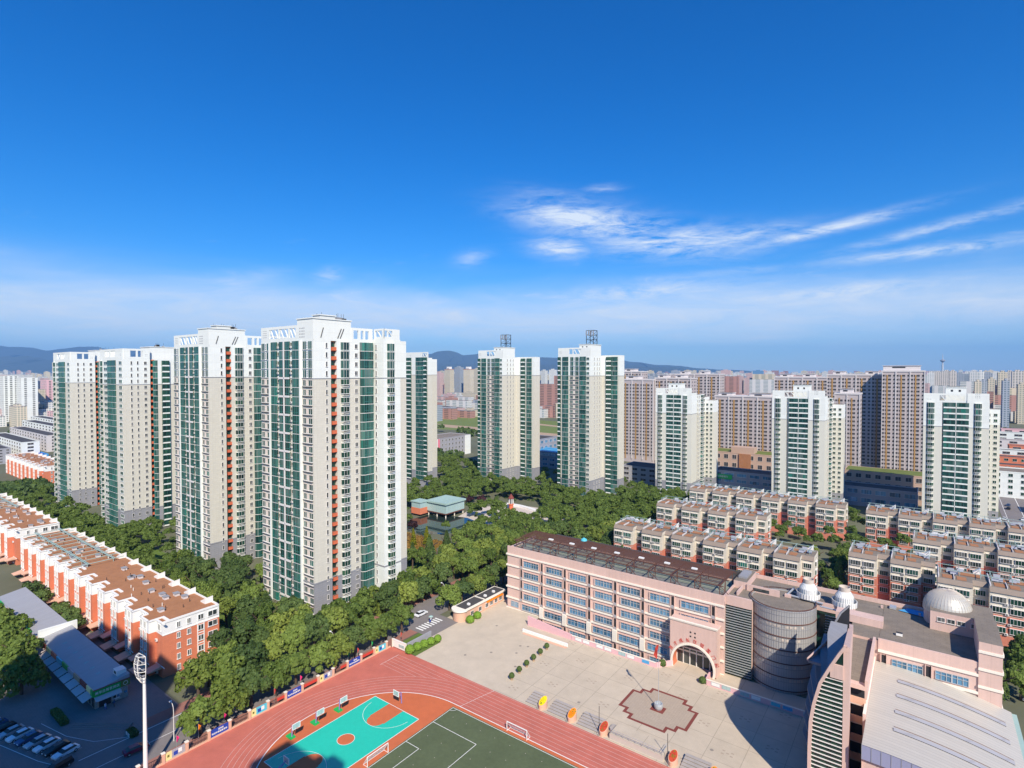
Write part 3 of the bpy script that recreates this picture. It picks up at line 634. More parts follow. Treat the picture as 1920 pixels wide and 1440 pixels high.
# podiums, malls and low blocks in the middle distance
def block(name,U0,U1,V0,V1,h,wm,rm,label,cat,rows=0,cols=0,gl='gslab',z0=0,ww=.6,extra=None,group=None,par=.6):
    rt=root(name,U0,V0,label,cat,group); b=MB(); L_,D_=U1-U0,V1-V0
    b.box(0,L_,0,D_,0,h,wm,rm)
    for x0,x1,y0,y1 in ((-.1,L_+.1,-.1,.25),(-.1,L_+.1,D_-.25,D_+.1),(-.1,.25,.25,D_-.25),(L_-.25,L_+.1,.25,D_-.25)): b.box(x0,x1,y0,y1,h,h+par,wm)
    b.obj('wall',rt)
    if rows:
        fh=(h-z0)/rows; cw=L_/cols
        for r in range(rows):
            for c in range(cols): place(rt,'window',m_win(round(cw*ww,1),round(fh*.5,1),0.,gl,'frame'),'F',cw*(c+.5),0,z0+fh*(r+.3))
        n=max(1,int(D_/cw))
        for r in range(rows):
            for c in range(n): place(rt,'window',m_win(round(cw*ww,1),round(fh*.5,1),0.,gl,'frame'),'S',D_/n*(c+.5),L_,z0+fh*(r+.3))
    if extra: extra(rt)
    return rt
def exA(rt):
    b=MB(); b.box(27.02,27.4,0,17,0,18,'hotpink'); b.obj('pink_panel',rt); b=MB(); b.box(27.42,27.7,3,14,1,18.3,'white'); b.obj('white_panel',rt); b=MB(); b.box(27.02,27.4,52,60,0,18.3,'white'); b.obj('white_panel',rt); b=MB(); b.box(6,18,2,10,18,22,'greywall'); b.obj('roof_room',rt)
block('mall',-384,-357,352,412,18,'greywall','roofgrey','grey mall with a pink and white corner beyond the park trees','mall',4,6,'gwin',2,.35,exA)
block('office_block',-303,-262,392,420,22,'bluewall','roofdark','dark blue office block behind the left antenna tower','office block',4,7,'gblue',2,.7)
def exB(rt):
    b=MB()
    for k in range(3): b.box(-2,52,1+k*6,5.5+k*6,13,13.8+.4*k,'skyblue')
    b.obj('blue_roof_panel',rt); me=text_mesh('五金建材批发市场',2.6,'paint'); o=mk('roof_lettering',me,rt,(24,-.7,11.2)); o.rotation_euler=(R(90),0,0)
block('market_hall',-276,-222,386,410,13,'bluewall','skyblue','market hall with bright blue roof between the two antenna towers','market hall',3,8,'gblue',1,.7,exB)
block('podium_block',-176,-124,372,392,11.5,'greywall','roofdark','low grey podium right of the right antenna tower','podium',3,8,'gslab',1,.6)
def exC(rt):
    b=MB(); b.box(8,22,-.5,-.05,8,11,'green'); b.obj('green_sign_board',rt); me=text_mesh('邮政储蓄银行',1.5,'paint'); o=mk('sign_lettering',me,rt,(15,-.6,9.5)); o.rotation_euler=(R(90),0,0)
block('bank_building',-124,-68,384,400,13,'bluewall','roofdark','dark blue low building with a green sign between two cream towers','bank',3,7,'gblue',1,.75,exC)
def exD(rt):
    b=MB(); b.box(18,34,1,10,20,24.5,'mallstone'); b.prism([(24,-1),(32,-1),(32,0),(24,0)],0,20,'roofbrown'); b.obj('gatehouse',rt); b=MB(); b.box(.5,52.5,.5,19.5,20.05,20.4,'greenroof'); b.obj('planted_roof',rt)
block('shopping_arcade',-132,-79,425,446,20,'mallstone','greenroof','tan stone arcade with a planted roof under the low striped slab','shopping arcade',3,9,'gslab',2,.5,exD)
def exE(rt):
    b=MB(); b.box(.5,40.5,.5,19.5,17.05,17.5,'greenroof'); b.obj('planted_roof',rt)
block('podium_block',-40,1,410,430,17,'mallstone','greenroof','tan podium with a planted roof under the tallest striped slab','podium',3,8,'gslab',2,.55,exE)
block('podium_block',-44,-2,388,404,11,'bluewall','roofdark','shaded blue podium between the middle and right cream towers','podium',2,6,'gblue',1,.75)
block('school_block',36,96,470,492,16,'white','roofgrey','white block with blue bands by the road at the right edge','building',4,10,'gbay',1,.35)
block('row_house',34,92,560,574,15,'brickred','roofdark','red brick row at the right edge behind the white block','building',4,12,'gbay',1,.5)
block('row_house',40,104,520,534,14,'brickred','roofdark','nearer of the red rows at the right edge by the trees','building',4,12,'gbay',1,.5)
block('gas_station',52,76,420,436,7,'white','skyblue','low hall with a blue roof beside the right hand road','hall',1,5,'gslab',1,.5)
block('white_tower',-1206,-1170,225,243,73,'white','roofgrey','white apartment tower at the far left edge','apartment tower',24,6,'gwin',1,.5)
block('white_tower',-1160,-1130,238,258,70,'white','roofgrey','white apartment tower with a blue shaded flank, second from the left edge','apartment tower',23,4,'gwin',1,.4)
block('pink_tower',-1376,-1335,318,338,63,'pinkwall','white','pink and white tower left of the leftmost green balconied tower','apartment tower',20,5,'gwin',1,.4)
for k,(a,b_,c,h,wm,lb) in enumerate(((-770,-650,136,16,'white','nearest white row left of the leftmost tall tower'),(-840,-700,166,16,'slabwhite','second pale row left of the leftmost tall tower'),(-930,-760,196,17,'white','third white row left of the leftmost tall tower'),(-1010,-850,222,17,'white','fourth white row left of the leftmost tall tower'),(-690,-640,114,13,'greywall','grey hall with a pale side at the left edge'),(-1100,-930,262,18,'pinkwall','pinkish row below the white towers at the left edge'))):
    block('row_house',a,b_,c,c+13,h,wm,'roofdark',lb,'apartment row',5,14,'gslab',.5,.5,group='rows at the left edge')
block('blue_shed',-655,-628,138,150,6,'skyblue','blue','small blue roofed shed at the left edge','shed',1,4,'gslab',.5,.4)
for k,(U0,V0,L_,h,wm) in enumerate(((-700,260,90,17,'white'),(-640,250,80,16,'slabwhite'),(-720,300,90,18,'white'),(-660,330,100,17,'pinkwall'),(-760,350,110,18,'white'),(-700,390,110,17,'slabwhite'),(-640,420,100,16,'brickred'),(-1120,420,120,18,'white'),(-560,350,80,15,'white'),(-520,250,60,16,'slabwhite'),(-560,400,90,16,'brickred'),(-620,470,120,18,'white'),(-740,480,120,17,'pinkwall'),(-860,520,130,18,'white'))):
    block('row_house',U0,U0+L_,V0,V0+13,h,wm,'roofdark',('white','grey white','white','pink','white','grey white','brick red','white','white','grey white','brick red','white','pink','white')[k]+' walk-up block '+('nearest','second','third','fourth','fifth','sixth','seventh','eighth','ninth','tenth','eleventh','twelfth','thirteenth','farthest')[k]+' among those past the left edge towers','apartment row',5,10,'gslab',.5,.5,group='walk-up blocks past the left edge towers')
for k,(U0,V0,L_,h,wm) in enumerate(((64,500,60,15,'brickred'),(50,600,90,16,'white'),(60,640,100,16,'brickred'),(52,700,110,15,'slabwhite'),(60,760,120,17,'white'),(70,820,120,16,'pinkwall'))):
    block('row_house',U0,U0+L_,V0,V0+12,h,wm,'roofdark',('red','white','red','grey','white','pink')[k]+' low block '+('nearest','second','third','fourth','fifth','farthest')[k]+' in the district beyond the far road','building',4,10,'gslab',1,.5,group='low blocks beyond the far road')
# ---------------------------------------------------------------- red and cream walk-up rows on the right
def m_rowwin(w,gl='gbay'):
    def f():
        b=MB(); b.box(-w/2,w/2,-.35,.05,.8,2.35,gl); b.box(-w/2-.08,w/2+.08,-.45,.05,.68,.8,'frame'); b.box(-w/2-.08,w/2+.08,-.42,.05,2.35,2.45,'frame')
        for k in range(5): b.box(-w/2+(w-.07)*k/4,-w/2+(w-.07)*k/4+.07,-.4,-.34,.8,2.35,'frame')
        return b.mesh('window')
    return cached(('row',w,gl),f)
GR='red and cream walk-up apartment rows behind the school'
def row(U0,nb,V,label,right=True,h=16.6,skip=1):
    rt=root('apartment_row',U0,V,label,'apartment row',GR); bw,rw=8.4,3.8; n=nb; Ltot=nb*(bw+rw); D=12.5; b=MB(); sl_=MB(); rf=MB(); pp=MB(); r=random.Random(int(U0+V))
    zs=9.6
    for k in range(n):
        x0=k*(bw+rw)
        for a,c,y0 in ((x0,x0+bw,0),(x0+bw,x0+bw+rw,3.2)):
            b.box(a,c,y0,D,0,zs,'rowred'); b.box(a,c,y0,D,zs,15.2,'rowcream')
            # sloping fascia below the flat roof
            b.prism([(a,y0),(c,y0),(c,D),(a,D)],15.2,15.4,'rowcream')
            m_='fasciatan'
            sl_.poly([(a,y0-.35,15.35),(c,y0-.35,15.35),(c,y0+.8,h),(a,y0+.8,h)],m_); b.poly([(c,y0-.3,15.2),(c,D,15.2),(c,D,h),(c,y0+.8,h)],'rowcream'); b.poly([(a,D,15.2),(a,y0-.3,15.2),(a,y0+.8,h),(a,D,h)],'rowcream')
            b.poly([(c,D,15.2),(a,D,15.2),(a,D,h),(c,D,h)],'rowcream')
            rf.poly([(a,y0+.8,h),(c,y0+.8,h),(c,D,h),(a,D,h)],'roofgrey')
            for fz in (2.9,5.8,8.7): b.box(a+.05,c-.05,y0-.08,y0,fz+.3,fz+.42,'rowcream')
        rf.box(x0+1.2,x0+3.6,1.8,5.,h+.02,h+.12,'roofbrown'); rf.box(x0+4.7,x0+7.,1.6,5.,h+.02,h+.12,'roofbrown'); rf.box(x0+1.5,x0+10.5,7.2,11,h+.02,h+.14,'roofbrown'); rf.box(x0+3.9,x0+4.1,.9,6,h,h+.5,'slabwhite'); rf.box(x0+.1,x0+.4,1.,D,h,h+.55,'slabwhite')
        for q_ in range(5):
            xa=x0+r.uniform(.5,9.5); ya=r.uniform(5.2,10.5); sh=MB(); sh.poly([(xa,ya,h+.3),(xa+1.6,ya,h+.3),(xa+1.6,ya+.9,h+1.),(xa,ya+.9,h+1.)],'bluewall'); sh.box(xa-.1,xa+1.7,ya+.9,ya+1.2,h+.8,h+1.15,r.choice(['steel','paint','grey'])); sh.obj('solar_heater',rt)
        for a in (x0+.8,x0+5.5,x0+10.5): pp.tube((a,6,h),(a,6,h+1.4),.09,'pipe',4); pp.tube((a,11.5,h),(a,11.5,h+1.4),.09,'pipe',4); pp.tube((a,4,h+1.4),(a,12.4,h+1.4),.09,'pipe',4)
        for fl in range(skip,5):
            z_=fl*2.9+.3
            for t,ww in ((2.15,3.1),(6.1,3.1)):
                place(rt,'window',m_rowwin(ww,r.choice(['gbay','ggreen','gwin','gbay'])),'F',x0+t,0,z_)
            if fl<5 or 1: place(rt,'window',m_rowwin(2.4),'F',x0+bw+rw/2,3.2,z_)
            if r.random()<.8: place(rt,'air_conditioner',m_ac(),'F',x0+3.6+r.random(),-.02,z_+.1)
            if r.random()<.5: place(rt,'air_conditioner',m_ac(),'F',x0+4.9+r.random()*.3,-.02,z_+.2)
    pp.tube((0,6,h+1.4),(Ltot,6,h+1.4),.1,'pipe',4); pp.tube((0,11.5,h+1.4),(Ltot,11.5,h+1.4),.1,'pipe',4)
    b.obj('wall',rt); sl_.obj('fascia',rt); rf.obj('roof',rt); pp.obj('roof_pipe_frame',rt)
    for fl in range(1,5): place(rt,'window',m_rowwin(2.4),'S',7.5,Ltot,fl*2.9+.3)
    # white gable horns on the back edge
    for k in range(n):
        g_=MB(); x=k*12.2+9.; g_.prism([(x,D-1.6),(x+1.8,D-1.6),(x+1.8,D),(x,D)],h,lambda X,Y,x=x:h+(.5 if X<x+.5 else 1.9),'paint'); g_.obj('gable',rt)
    return rt
row(-102.5,6,209,'nearest red and cream row directly behind the pink school roof')
row(-103,4,256,'second red and cream row back, the shortest one')
row(-102,6,300,'farthest red and cream row left of the tree gap')
row(-20.5,6,299,'long red and cream row at the foot of the rightmost cream tower')
row(-2.5,5,259,'middle red and cream row near the right edge')
row(-20.5,2,226,'short red and cream row just behind the two cooling towers')
row(4.2,4,214,'red and cream row right behind the silver dome')
# ---------------------------------------------------------------- brick red rows with brown roofs on the left
def m_redwin(w,hh=1.6):
    def f():
        b=MB(); b.box(-w/2,w/2,-.04,.05,.8,.8+hh,'gwin')
        for x in (-w/2-.1,-.04,w/2): b.box(x,x+.1,-.14,.05,.8,.8+hh,'paint')
        b.box(-w/2-.2,w/2+.2,-.2,.05,.66,.8,'paint'); b.box(-w/2-.1,w/2+.1,-.14,.05,.8+hh,.9+hh,'paint')
        return b.mesh('window')
    return cached(('rw',w,hh),f)
def redrow(U1,n,V,label,pipes=True,canopies=True):
    """n stair units, 10.6 m each, running left from the end wall at U1"""
    u=10.6; L_=n*u; rt=root('brick_apartment_row',U1,V,label,'apartment row','brick red apartment rows with flat brown roofs'); D=16.2; h=14.3; b=MB(); tr=MB(); rf=MB()
    for k in range(n):
        x1=-k*u; x0=x1-u
        b.box(x0,x1,1.7,D,0,11.2,'brickred'); b.box(x0,x1,1.7,D,11.2,h,'paint'); b.box(x0+1.2,x0+6.6,0,1.7,0,11.2,'brickred'); b.box(x0+1.2,x0+6.6,0,1.7,11.2,h,'paint')
        rf.poly([(x0,2.0,h+.02),(x1,2.0,h+.02),(x1,D-.3,h+.02),(x0,D-.3,h+.02)],'roofbrown'); rf.poly([(x0+1.5,.3,h+.02),(x0+6.3,.3,h+.02),(x0+6.3,2,h+.02),(x0+1.5,2,h+.02)],'roofbrown')
        for a,c,y0,y1 in ((x0+1.2,x0+6.6,-.2,.3),(x0+6.3,x0+6.8,-.2,3.8),(x0+6.8,x1+1.2,1.5,2.),(x0+1.,x0+1.5,-.2,1.7),(x0+6.8,x0+9.9,3.1,3.8)): b.box(a,c,y0,y1,h,h+.3,'paint')
        tr.box(x0+1.1,x0+6.7,-.12,0,3.,3.2,'paint'); tr.box(x0+6.6,x1+1.2,1.55,1.7,2.9,3.1,'paint')
        for xx in (x0+1.25,x0+2.75,x0+3.6,x0+5.1): tr.box(xx,xx+.14,-.1,0,3.2,h,'paint')
        for fl in range(5):
            for t in (2.1,4.45): place(rt,'window',m_redwin(1.1,1.7),'F',x0+t,0,fl*2.85)
            if fl==4: place(rt,'window',m_redwin(1.4),'F',x0+9,1.7,fl*2.85)
            if (k*3+fl)%3==0: place(rt,'air_conditioner',m_ac(),'F',x0+7.6,1.6,fl*2.85+.5)
        if canopies:
            cn=MB(); cn.prism([(x0+7.2,-1.6),(x0+10,-1.6),(x0+10,1.7),(x0+7.2,1.7)],2.3,lambda X,Y:2.42+(.7 if Y>0 else 0),'peach'); cn.obj('door_canopy',rt)
            cn=MB(); cn.prism([(x0+2,-3.2),(x0+5.8,-3.2),(x0+5.8,0),(x0+2,0)],1.6,lambda X,Y:1.7+(.6 if Y>-1 else 0),'peach'); cn.obj('door_canopy',rt)
        gb=MB(); gx=x0+4.; gb.prism([(gx,D-2.),(gx+2.7,D-2.),(gx+2.7,D+.2),(gx,D+.2)],h,lambda X,Y,gx=gx:h+.35+(1.2 if X>gx+1 else 0.)+(.3 if Y>D else 0),'paint'); gb.obj('gable',rt)
    b.box(-L_,0,D-.3,D,h,h+.45,'paint'); b.box(-.3,.15,1.5,D,h,h+.45,'paint'); b.box(-L_,-L_+.3,2,D-.3,h,h+.45,'paint')
    tr.box(0,.1,1.7,D,11.1,11.3,'paint'); tr.box(0,.12,10.3,10.5,0,11.2,'paint'); tr.box(0,.12,12.0,12.2,0,11.2,'paint')
    b.obj('wall',rt); tr.obj('trim',rt); rf.obj('roof',rt)
    for fl in range(5):
        for t,w_ in ((5.6,.7),(8.2,.8),(11.25,1.3),(14.4,2.3)): place(rt,'window',m_redwin(w_,1.35),'S',t,0,fl*2.85)
        for t in (11.25,): 
            q=MB(); q.box(0,.1,10.3,12.2,fl*2.85-.1,fl*2.85+.1,'paint'); q.obj('trim_band',rt)
    r=random.Random(int(U1))
    for k in range(n*2+1):
        v_=MB(); x=-r.uniform(3,L_-3); y_=r.uniform(4,D-3); v_.box(x-.8,x+.8,y_-.6,y_+.6,h,h+.75,'slabwhite','grey'); v_.box(x-.95,x+.95,y_-.75,y_+.75,h+.75,h+.9,'grey'); v_.obj('roof_vent',rt)
    for k in range(n*3):
        v_=MB(); x=-r.uniform(2,L_-2); y_=r.uniform(3,D-2); v_.tube((x,y_,h),(x,y_,h+.9),.09,r.choice(['dark','paint']),5); v_.obj('roof_pipe',rt)
    if pipes:
        p=MB(); xa=-n*u*.52
        for y_ in (4.5,12): p.tube((xa,y_,h+1.2),(-L_,y_,h+1.2),.16,'pipe',5); p.tube((xa,y_+.5,h+1.2),(-L_,y_+.5,h+1.2),.12,'pipe',5)
        k=xa
        while k>-L_:
            p.tube((k,.5,h+1.1),(k,D-1,h+1.1),.12,'pipe',5)
            for y_ in (4.5,12): p.tube((k,y_,h),(k,y_,h+1.2),.1,'pipe',4)
            k-=5.3
        p.obj('roof_pipe_frame',rt)
    return rt
redrow(-158.4,12,58.8,'nearest brick red row with a big brown roof behind the shops')
redrow(-300,9,58.8,'second brick red row, cut by the left edge, white end wall top')
redrow(-486,9,112,'farthest brick red row left of the leftmost tall tower',False,False)
# ---------------------------------------------------------------- the pink school
S0=root('school_building',-113,149.6,'long pink school with cream bands, blue windows and a rusty roof pergola','school')
b=MB(); b.box(0,71.6,0,16.5,-4.6,19.4,'pink','terrace'); b.box(0,71.6,-.05,.35,18.2,20.9,'pink'); b.box(0,.4,.35,16.5,19.4,20.3,'pink'); b.box(71.2,71.6,.35,12,19.4,20.9,'pink'); b.box(7,71.6,16.5,20.4,0,19.9,'pink','roofdark'); b.box(7,71.6,20.0,20.6,19.9,21.2,'roofdark'); b.obj('wall',S0)
b=MB()
for z_ in (17.9,14.25,10.6,6.95,3.3,-.4): b.box(-.35,71.7,-.36,0,z_,z_+.45,'cream'); b.box(-.35,0,0,16.5,z_,z_+.55,'cream')
b.obj('cornice_band',S0)
winU=[(-106.1,-100.3),(-97.2,-91.3),(-88.4,-82.7),(-79.5,-73.8),(-70.9,-65),(-61.9,-56.2),(-52.9,-45.5)]
def m_school(w,h=1.75):
    def f():
        n=6; b=MB(); b.box(-w/2,w/2,-.03,.05,0,h,'gblue')
        for k in range(n+1):
            x=-w/2+w*k/n; t=.12 if k==n//2 else .055; b.box(x-t,x+t,-.16,.05,0,h,'steel')
        for zz in (-.06,.62*h,h-.04): b.box(-w/2,w/2,-.14,.05,zz,zz+.1,'steel')
        return b.mesh('window')
    return cached(('school',w,h),f)
rows_=[15.2,11.55,7.9,4.25]
for i,(a,c) in enumerate(winU):
    for z_ in rows_+[.6,-3.1]:
        if i==6 and z_<12 and z_<9: continue
        if i==6 and z_<5: continue
        wd=round(c-a,1); cx=(a+c)/2+113
        if z_==.6 and i<6: wd=round(wd+1.4,1)
        # the glass sits back in a shaded reveal between sill and lintel
        place(S0,'window',m_school(wd),'F',cx,-.02,z_)
        def rv(wd=wd):
            q=MB(); q.box(-wd/2-.25,wd/2+.25,-.34,0,1.85,2.02,'pink'); q.box(-wd/2-.25,wd/2+.25,-.30,0,-.22,-.08,'steel'); q.box(-wd/2-.3,-wd/2-.1,-.34,0,-.2,2.0,'pink'); q.box(wd/2+.1,wd/2+.3,-.34,0,-.2,2.0,'pink'); q.box(-.05,.05,-.1,0,-.95,-.22,'rust'); return q.mesh('reveal')
        place(S0,'reveal',cached(('rv',wd),rv),'F',cx,0,z_)
for i,x in enumerate((-107.1,-98.9,-90.2,-81.5,-72.8,-64.1,-55.3,-44.2)):
    for z_ in rows_+[-3.3]:
        if i==7 and z_<5: continue
        def sl_():
            q=MB(); q.box(-.45,.45,-.03,.02,-.2,2.2,'dark'); q.box(-.62,-.45,-.4,0,-.9,2.5,'pink'); q.box(.45,.62,-.4,0,-.9,2.5,'pink'); q.box(-.45,.45,-.36,0,-.9,-.2,'greywall'); return q.mesh('service_slot')  # dark panel paints the shade inside the narrow recess
        place(S0,'service_slot',cached('slot',sl_),'F',x+113,0,z_)
for i in range(6):
    q=MB(); x=-98.9+8.7*i+113; q.box(x-.7,x+.7,-.75,-.02,-.2,3.3,'cream'); q.obj('pier',S0)
place(S0,'window',m_school(3.),'F',3.2,-.02,.7)
# pergola on the roof
b=MB(); zt=23.3
for k in range(15):
    y_=1.2+k*1.1 if k<5 else 6.0+(k-5)*.82; b.box(2,70.5,y_,y_+(.09 if k<5 else .24),zt-.16,zt,'rust')
for k in range(11):
    x=3+k*6.7; b.box(x-.12,x+.12,1,14,zt-.45,zt-.2,'rust')
    for y_ in (1.2,6.5,13.6): b.tube((x,y_,19.5),(x,y_,zt-.4),.12,'rust',4)
    b.tube((x,1.2,20.9),(x+.2,4.4,19.6),.13,'rust',4); b.tube((x+.2,4.4,19.6),(x,6.5,zt-.4),.1,'rust',4); b.tube((x,1.2,zt-.4),(x+3,1.2,20.5),.09,'rust',4)
for y_ in (1.2,6.5,13.6): b.box(2,71,y_-.1,y_+.1,zt-.5,zt-.3,'rust')
for k in range(9): b.box(1.5,70.,1.2+k*.62,1.26+k*.62,19.5,19.62,'grey')
b.obj('roof_pergola',S0)
for k in range(7):
    q=MB(); q.box(12+k*8,13.6+k*8,7+.2*k,7.8+.2*k,zt,zt+.35,'paint'); q.obj('roof_fan_cover',S0)
q=MB(); q.lathe([(1.1,0),(.9,.5),(.0,1.0)],'cyanp',10,22,13.5); mk('roof_parasol',q.mesh('roof_parasol'),S0,(0,0,zt))
# arch block with the round moon gate
A0=root('entrance_arch',-48.5,146.0,'pink entrance block with a round white-rimmed gateway and red lettering','gateway')
b=MB(); cz=1.6; r_=5.5; hw=6.2; ht=12.7; d_=3.5; n=36; a0,a1=-17,197; ang=[R(a0+(a1-a0)*k/n) for k in range(n+1)]
def edge(t):
    c,s=math.cos(t),math.sin(t); ks=[]
    if abs(c)>1e-6: ks.append(hw/abs(c))
    if s>0: ks.append((ht-cz)/s)
    if s<0: ks.append((cz+.0)/-s if s<-1e-6 else 1e9)
    k=min(ks); return (c*k,cz+s*k)
for t,t2 in zip(ang,ang[1:]):
    p1=(r_*math.cos(t),cz+r_*math.sin(t)); p2=(r_*math.cos(t2),cz+r_*math.sin(t2)); e1,e2=edge(t),edge(t2)
    pts=[(p1[0],0,max(p1[1],0)),(e1[0],0,e1[1])]
    cs=[(hw,ht),(-hw,ht)]
    for cx,cz2 in cs:
        ta=math.atan2(cz2-cz,cx)
        if t<ta<t2: pts.append((cx,0,cz2))
    pts+=[(e2[0],0,e2[1]),(p2[0],0,max(p2[1],0))]; b.poly(pts,'pink')
    b.poly([(p1[0],0,p1[1]),(p2[0],0,p2[1]),(p2[0],d_,p2[1]),(p1[0],d_,p1[1])],'brickred')
b.box(hw-.02,hw,0.01,d_,0,ht,'pink'); b.box(-hw,-hw+.02,0.01,d_,0,ht,'pink'); b.box(-hw,hw,.01,d_,ht-.02,ht,'pink'); b.box(-hw,hw,3.4,3.45,6.9,ht,'cream'); b.obj('wall',A0)
b=MB()
for t,t2 in zip(ang,ang[1:]):
    for ra,rb,y0,y1 in ((r_-.05,r_+.5,-.22,0),):
        P=[(ra*math.cos(t),cz+ra*math.sin(t)),(rb*math.cos(t),cz+rb*math.sin(t)),(rb*math.cos(t2),cz+rb*math.sin(t2)),(ra*math.cos(t2),cz+ra*math.sin(t2))]
        b.poly([(x,y0,z_) for x,z_ in P],'cream')
        for i in range(4): p,q=P[i],P[(i+1)%4]; b.poly([(p[0],y0,p[1]),(p[0],.02,p[1]),(q[0],.02,q[1]),(q[0],y0,q[1])],'cream')
b.box(-hw-.12,hw+.12,-.2,d_,ht,ht+.25,'cream','pink'); b.box(-hw-.2,hw+.2,-.3,.3,ht+.25,ht+.5,'cream'); b.obj('trim',A0)
b=MB()
for x in (-.6,.6):
    for z_ in (9.2,10.3): b.box(x-.22,x+.22,-.03,.05,z_,z_+.42,'dark')
b.obj('square_opening',A0)
for k,chx in enumerate('育才成长在祖国门前'):
    t=R(151-k*16.5); me=text_mesh(chx,1.15,'redpaint'); o=mk('lettering',me,A0,((r_+1.15)*math.cos(t),-.06,cz+(r_+1.15)*math.sin(t))); o.rotation_euler=(R(90),0,0); o.rotation_euler=(Matrix.Rotation(t-math.pi/2,3,Vector((0,-1,0)))@Matrix.Rotation(R(90),3,'X')).to_euler()
b=MB(); b.box(-5.4,5.4,3.3,3.42,0,4.4,'gwin'); 
for k in range(7): b.box(-5.4+1.8*k-.12,-5.4+1.8*k+.12,3.1,3.3,0,4.6,'frame')
b.box(-5.4,5.4,3.,3.3,4.4,4.7,'frame'); b.obj('glass_door',A0)
b=MB(); b.box(-5.3,-2,3.0,3.2,4.9,6.4,'gwin'); b.obj('window',A0)
# drum, central body, roof and right wing
C0=root('school_centre',-41.4,150.6,'flat roofed middle of the school with louvred glass walls','school wing'); b=MB(); b.box(0,6.5,.4,20,0,20.3,'pink','roofgrey'); b.box(6.5,28.5,9.6,20,0,20.3,'pink','roofgrey')
b.box(0,6.5,-.3,.4,18.6,21.1,'pink'); b.box(20,28.5,9.3,9.6,18.9,21.1,'pink'); b.box(0,55,19.6,20,20.3,21.3,'pink'); b.box(28.5,34.05,-4,20,0,20.3,'pink','roofgrey'); b.obj('wall',C0)
b=MB(); b.box(.1,6.5,.2,.39,0,18.6,'gbay'); b.box(18,28.4,9.4,9.59,0,18.9,'gbay'); b.obj('glass_wall',C0)
for k in range(27):
    def lv():
        q=MB(); q.box(0,6.4,-.32,.15,0,.07,'steel'); return q.mesh('louvre')
    z_=.6+k*.67; mk('louvre',cached('lv',lv),C0,(.1,0,z_)); mk('louvre',cached('lv',lv),C0,(22,9.3,z_))
for a_ in ((3.3,11.5,8.2,8.6,20.3,22.0,'pink'),(5,9,8.1,8.19,20.7,21.5,'gwin'),(-.2,3.2,8.6,19,20.3,22.3,'pink','roofgrey'),(.4,2.6,11,17,22.32,22.9,'grey'),(2.,2.4,3,8.2,20.32,21.4,'pink'),(25.,34.5,3.,6.4,20.32,22.,'pink'),(28,30,9.,9.4,20.32,20.6,'steel')): MB().box(*a_).obj('roof_parapet',C0)
b=MB(); b.box(12.5,14.0,9.5,10.6,20.3,21,'pink'); b.tube((14,10,20.9),(21.5,9,20.9),.25,'steel',6); b.tube((13,10,20.9),(14,13.8,21.6),.25,'steel',6); b.tube((21,7.5,20.7),(33,6.2,20.7),.22,'steel',6); b.obj('roof_duct',C0)
for k in range(5):
    q=MB(); x=18+k*7.7; q.box(x,x+.5,16.5,17,20.3,20.9,'pink'); q.obj('roof_vent',C0)
b=MB(); b.poly([(37,17,20.5),(44,15.6,20.5),(44.6,19,20.7),(39,19.2,20.7)],'skyblue'); b.box(35.2,36.6,17,19,20.4,20.9,'steel'); b.obj('blue_tarpaulin',C0)
DR=root('school_drum',-28.7,157.1,'grey glass drum with rusty rings on the school front, half in shadow','tower drum'); b=MB(); b.lathe([(7.6,0),(7.6,20.6),(7.45,20.6),(7.45,20.3)],'drum',72); b.lathe([(7.45,20.32),(0.01,20.34)],'roofgrey',72); b.obj('wall',DR)
for k in range(7):
    q=MB(); z_=.6+k*3.35 if k<6 else 20.9; q.lathe([(7.62,z_),(7.8,z_),(7.8,z_+.16),(7.62,z_+.16)],'rust',72); q.obj('ring',DR)
b=MB()
for k in range(84):
    t=2*math.pi*k/84; b.tube((7.68*math.cos(t),7.68*math.sin(t),0),(7.68*math.cos(t),7.68*math.sin(t),21.4 if k%3==0 else 20.6),.035,'grey',4)
for j in range(18): 
    z_=1.7+j*1.1
    if j%3: b.lathe([(7.62,z_),(7.7,z_),(7.7,z_+.06),(7.62,z_+.06)],'grey',60)
o=b.obj('glazing_bars',DR)
for k in range(5):
    for j in range(16):
        if rnd.random()<.35: continue
        q=MB(); z_=2.9+k*3.35; q.lathe([(7.63,z_),(7.66,z_+.1),(7.66,z_+.4+.2*rnd.random()),(7.63,z_+.65)],'haystone',3,a0=R(215+j*7),a1=R(220+j*7)); q.obj('blind',DR)
def ctower(U,V,label):
    rt=root('cooling_tower',U,V,label,'cooling tower','white cooling towers on the school roof',z=20.3); b=MB(); b.lathe([(2.0,.4),(2.05,2.9),(1.95,3.2),(1.35,4.2),(1.3,4.3)],'paint',28); b.obj('casing',rt)
    b=MB(); b.lathe([(2.75,.7),(2.8,2.0),(2.7,2.0),(2.65,.7),(2.75,.7)],'paint',28); b.obj('basin_ring',rt); b=MB(); b.lathe([(1.28,4.2),(1.3,5.4),(1.2,5.4),(1.1,4.6),(0.01,4.5)],'haystone',24); b.obj('fan_stack',rt)
    b=MB()
    for k in range(28):
        t=2*math.pi*k/28; c,s=math.cos(t),math.sin(t); b.tube((2.08*c,2.08*s,.5),(2.1*c,2.1*s,3.0),.045,'steel',4); b.tube((2.1*c,2.1*s,3.),(1.38*c,1.38*s,4.2),.04,'steel',4); b.tube((2.82*c,2.82*s,.7),(2.84*c,2.84*s,2.),.035,'grey',4)
    for k in range(4):
        t=math.pi/4+k*math.pi/2; b.tube((2.2*math.cos(t),2.2*math.sin(t),0),(2.2*math.cos(t),2.2*math.sin(t),.8),.12,'dark',4)
    b.obj('rib',rt)
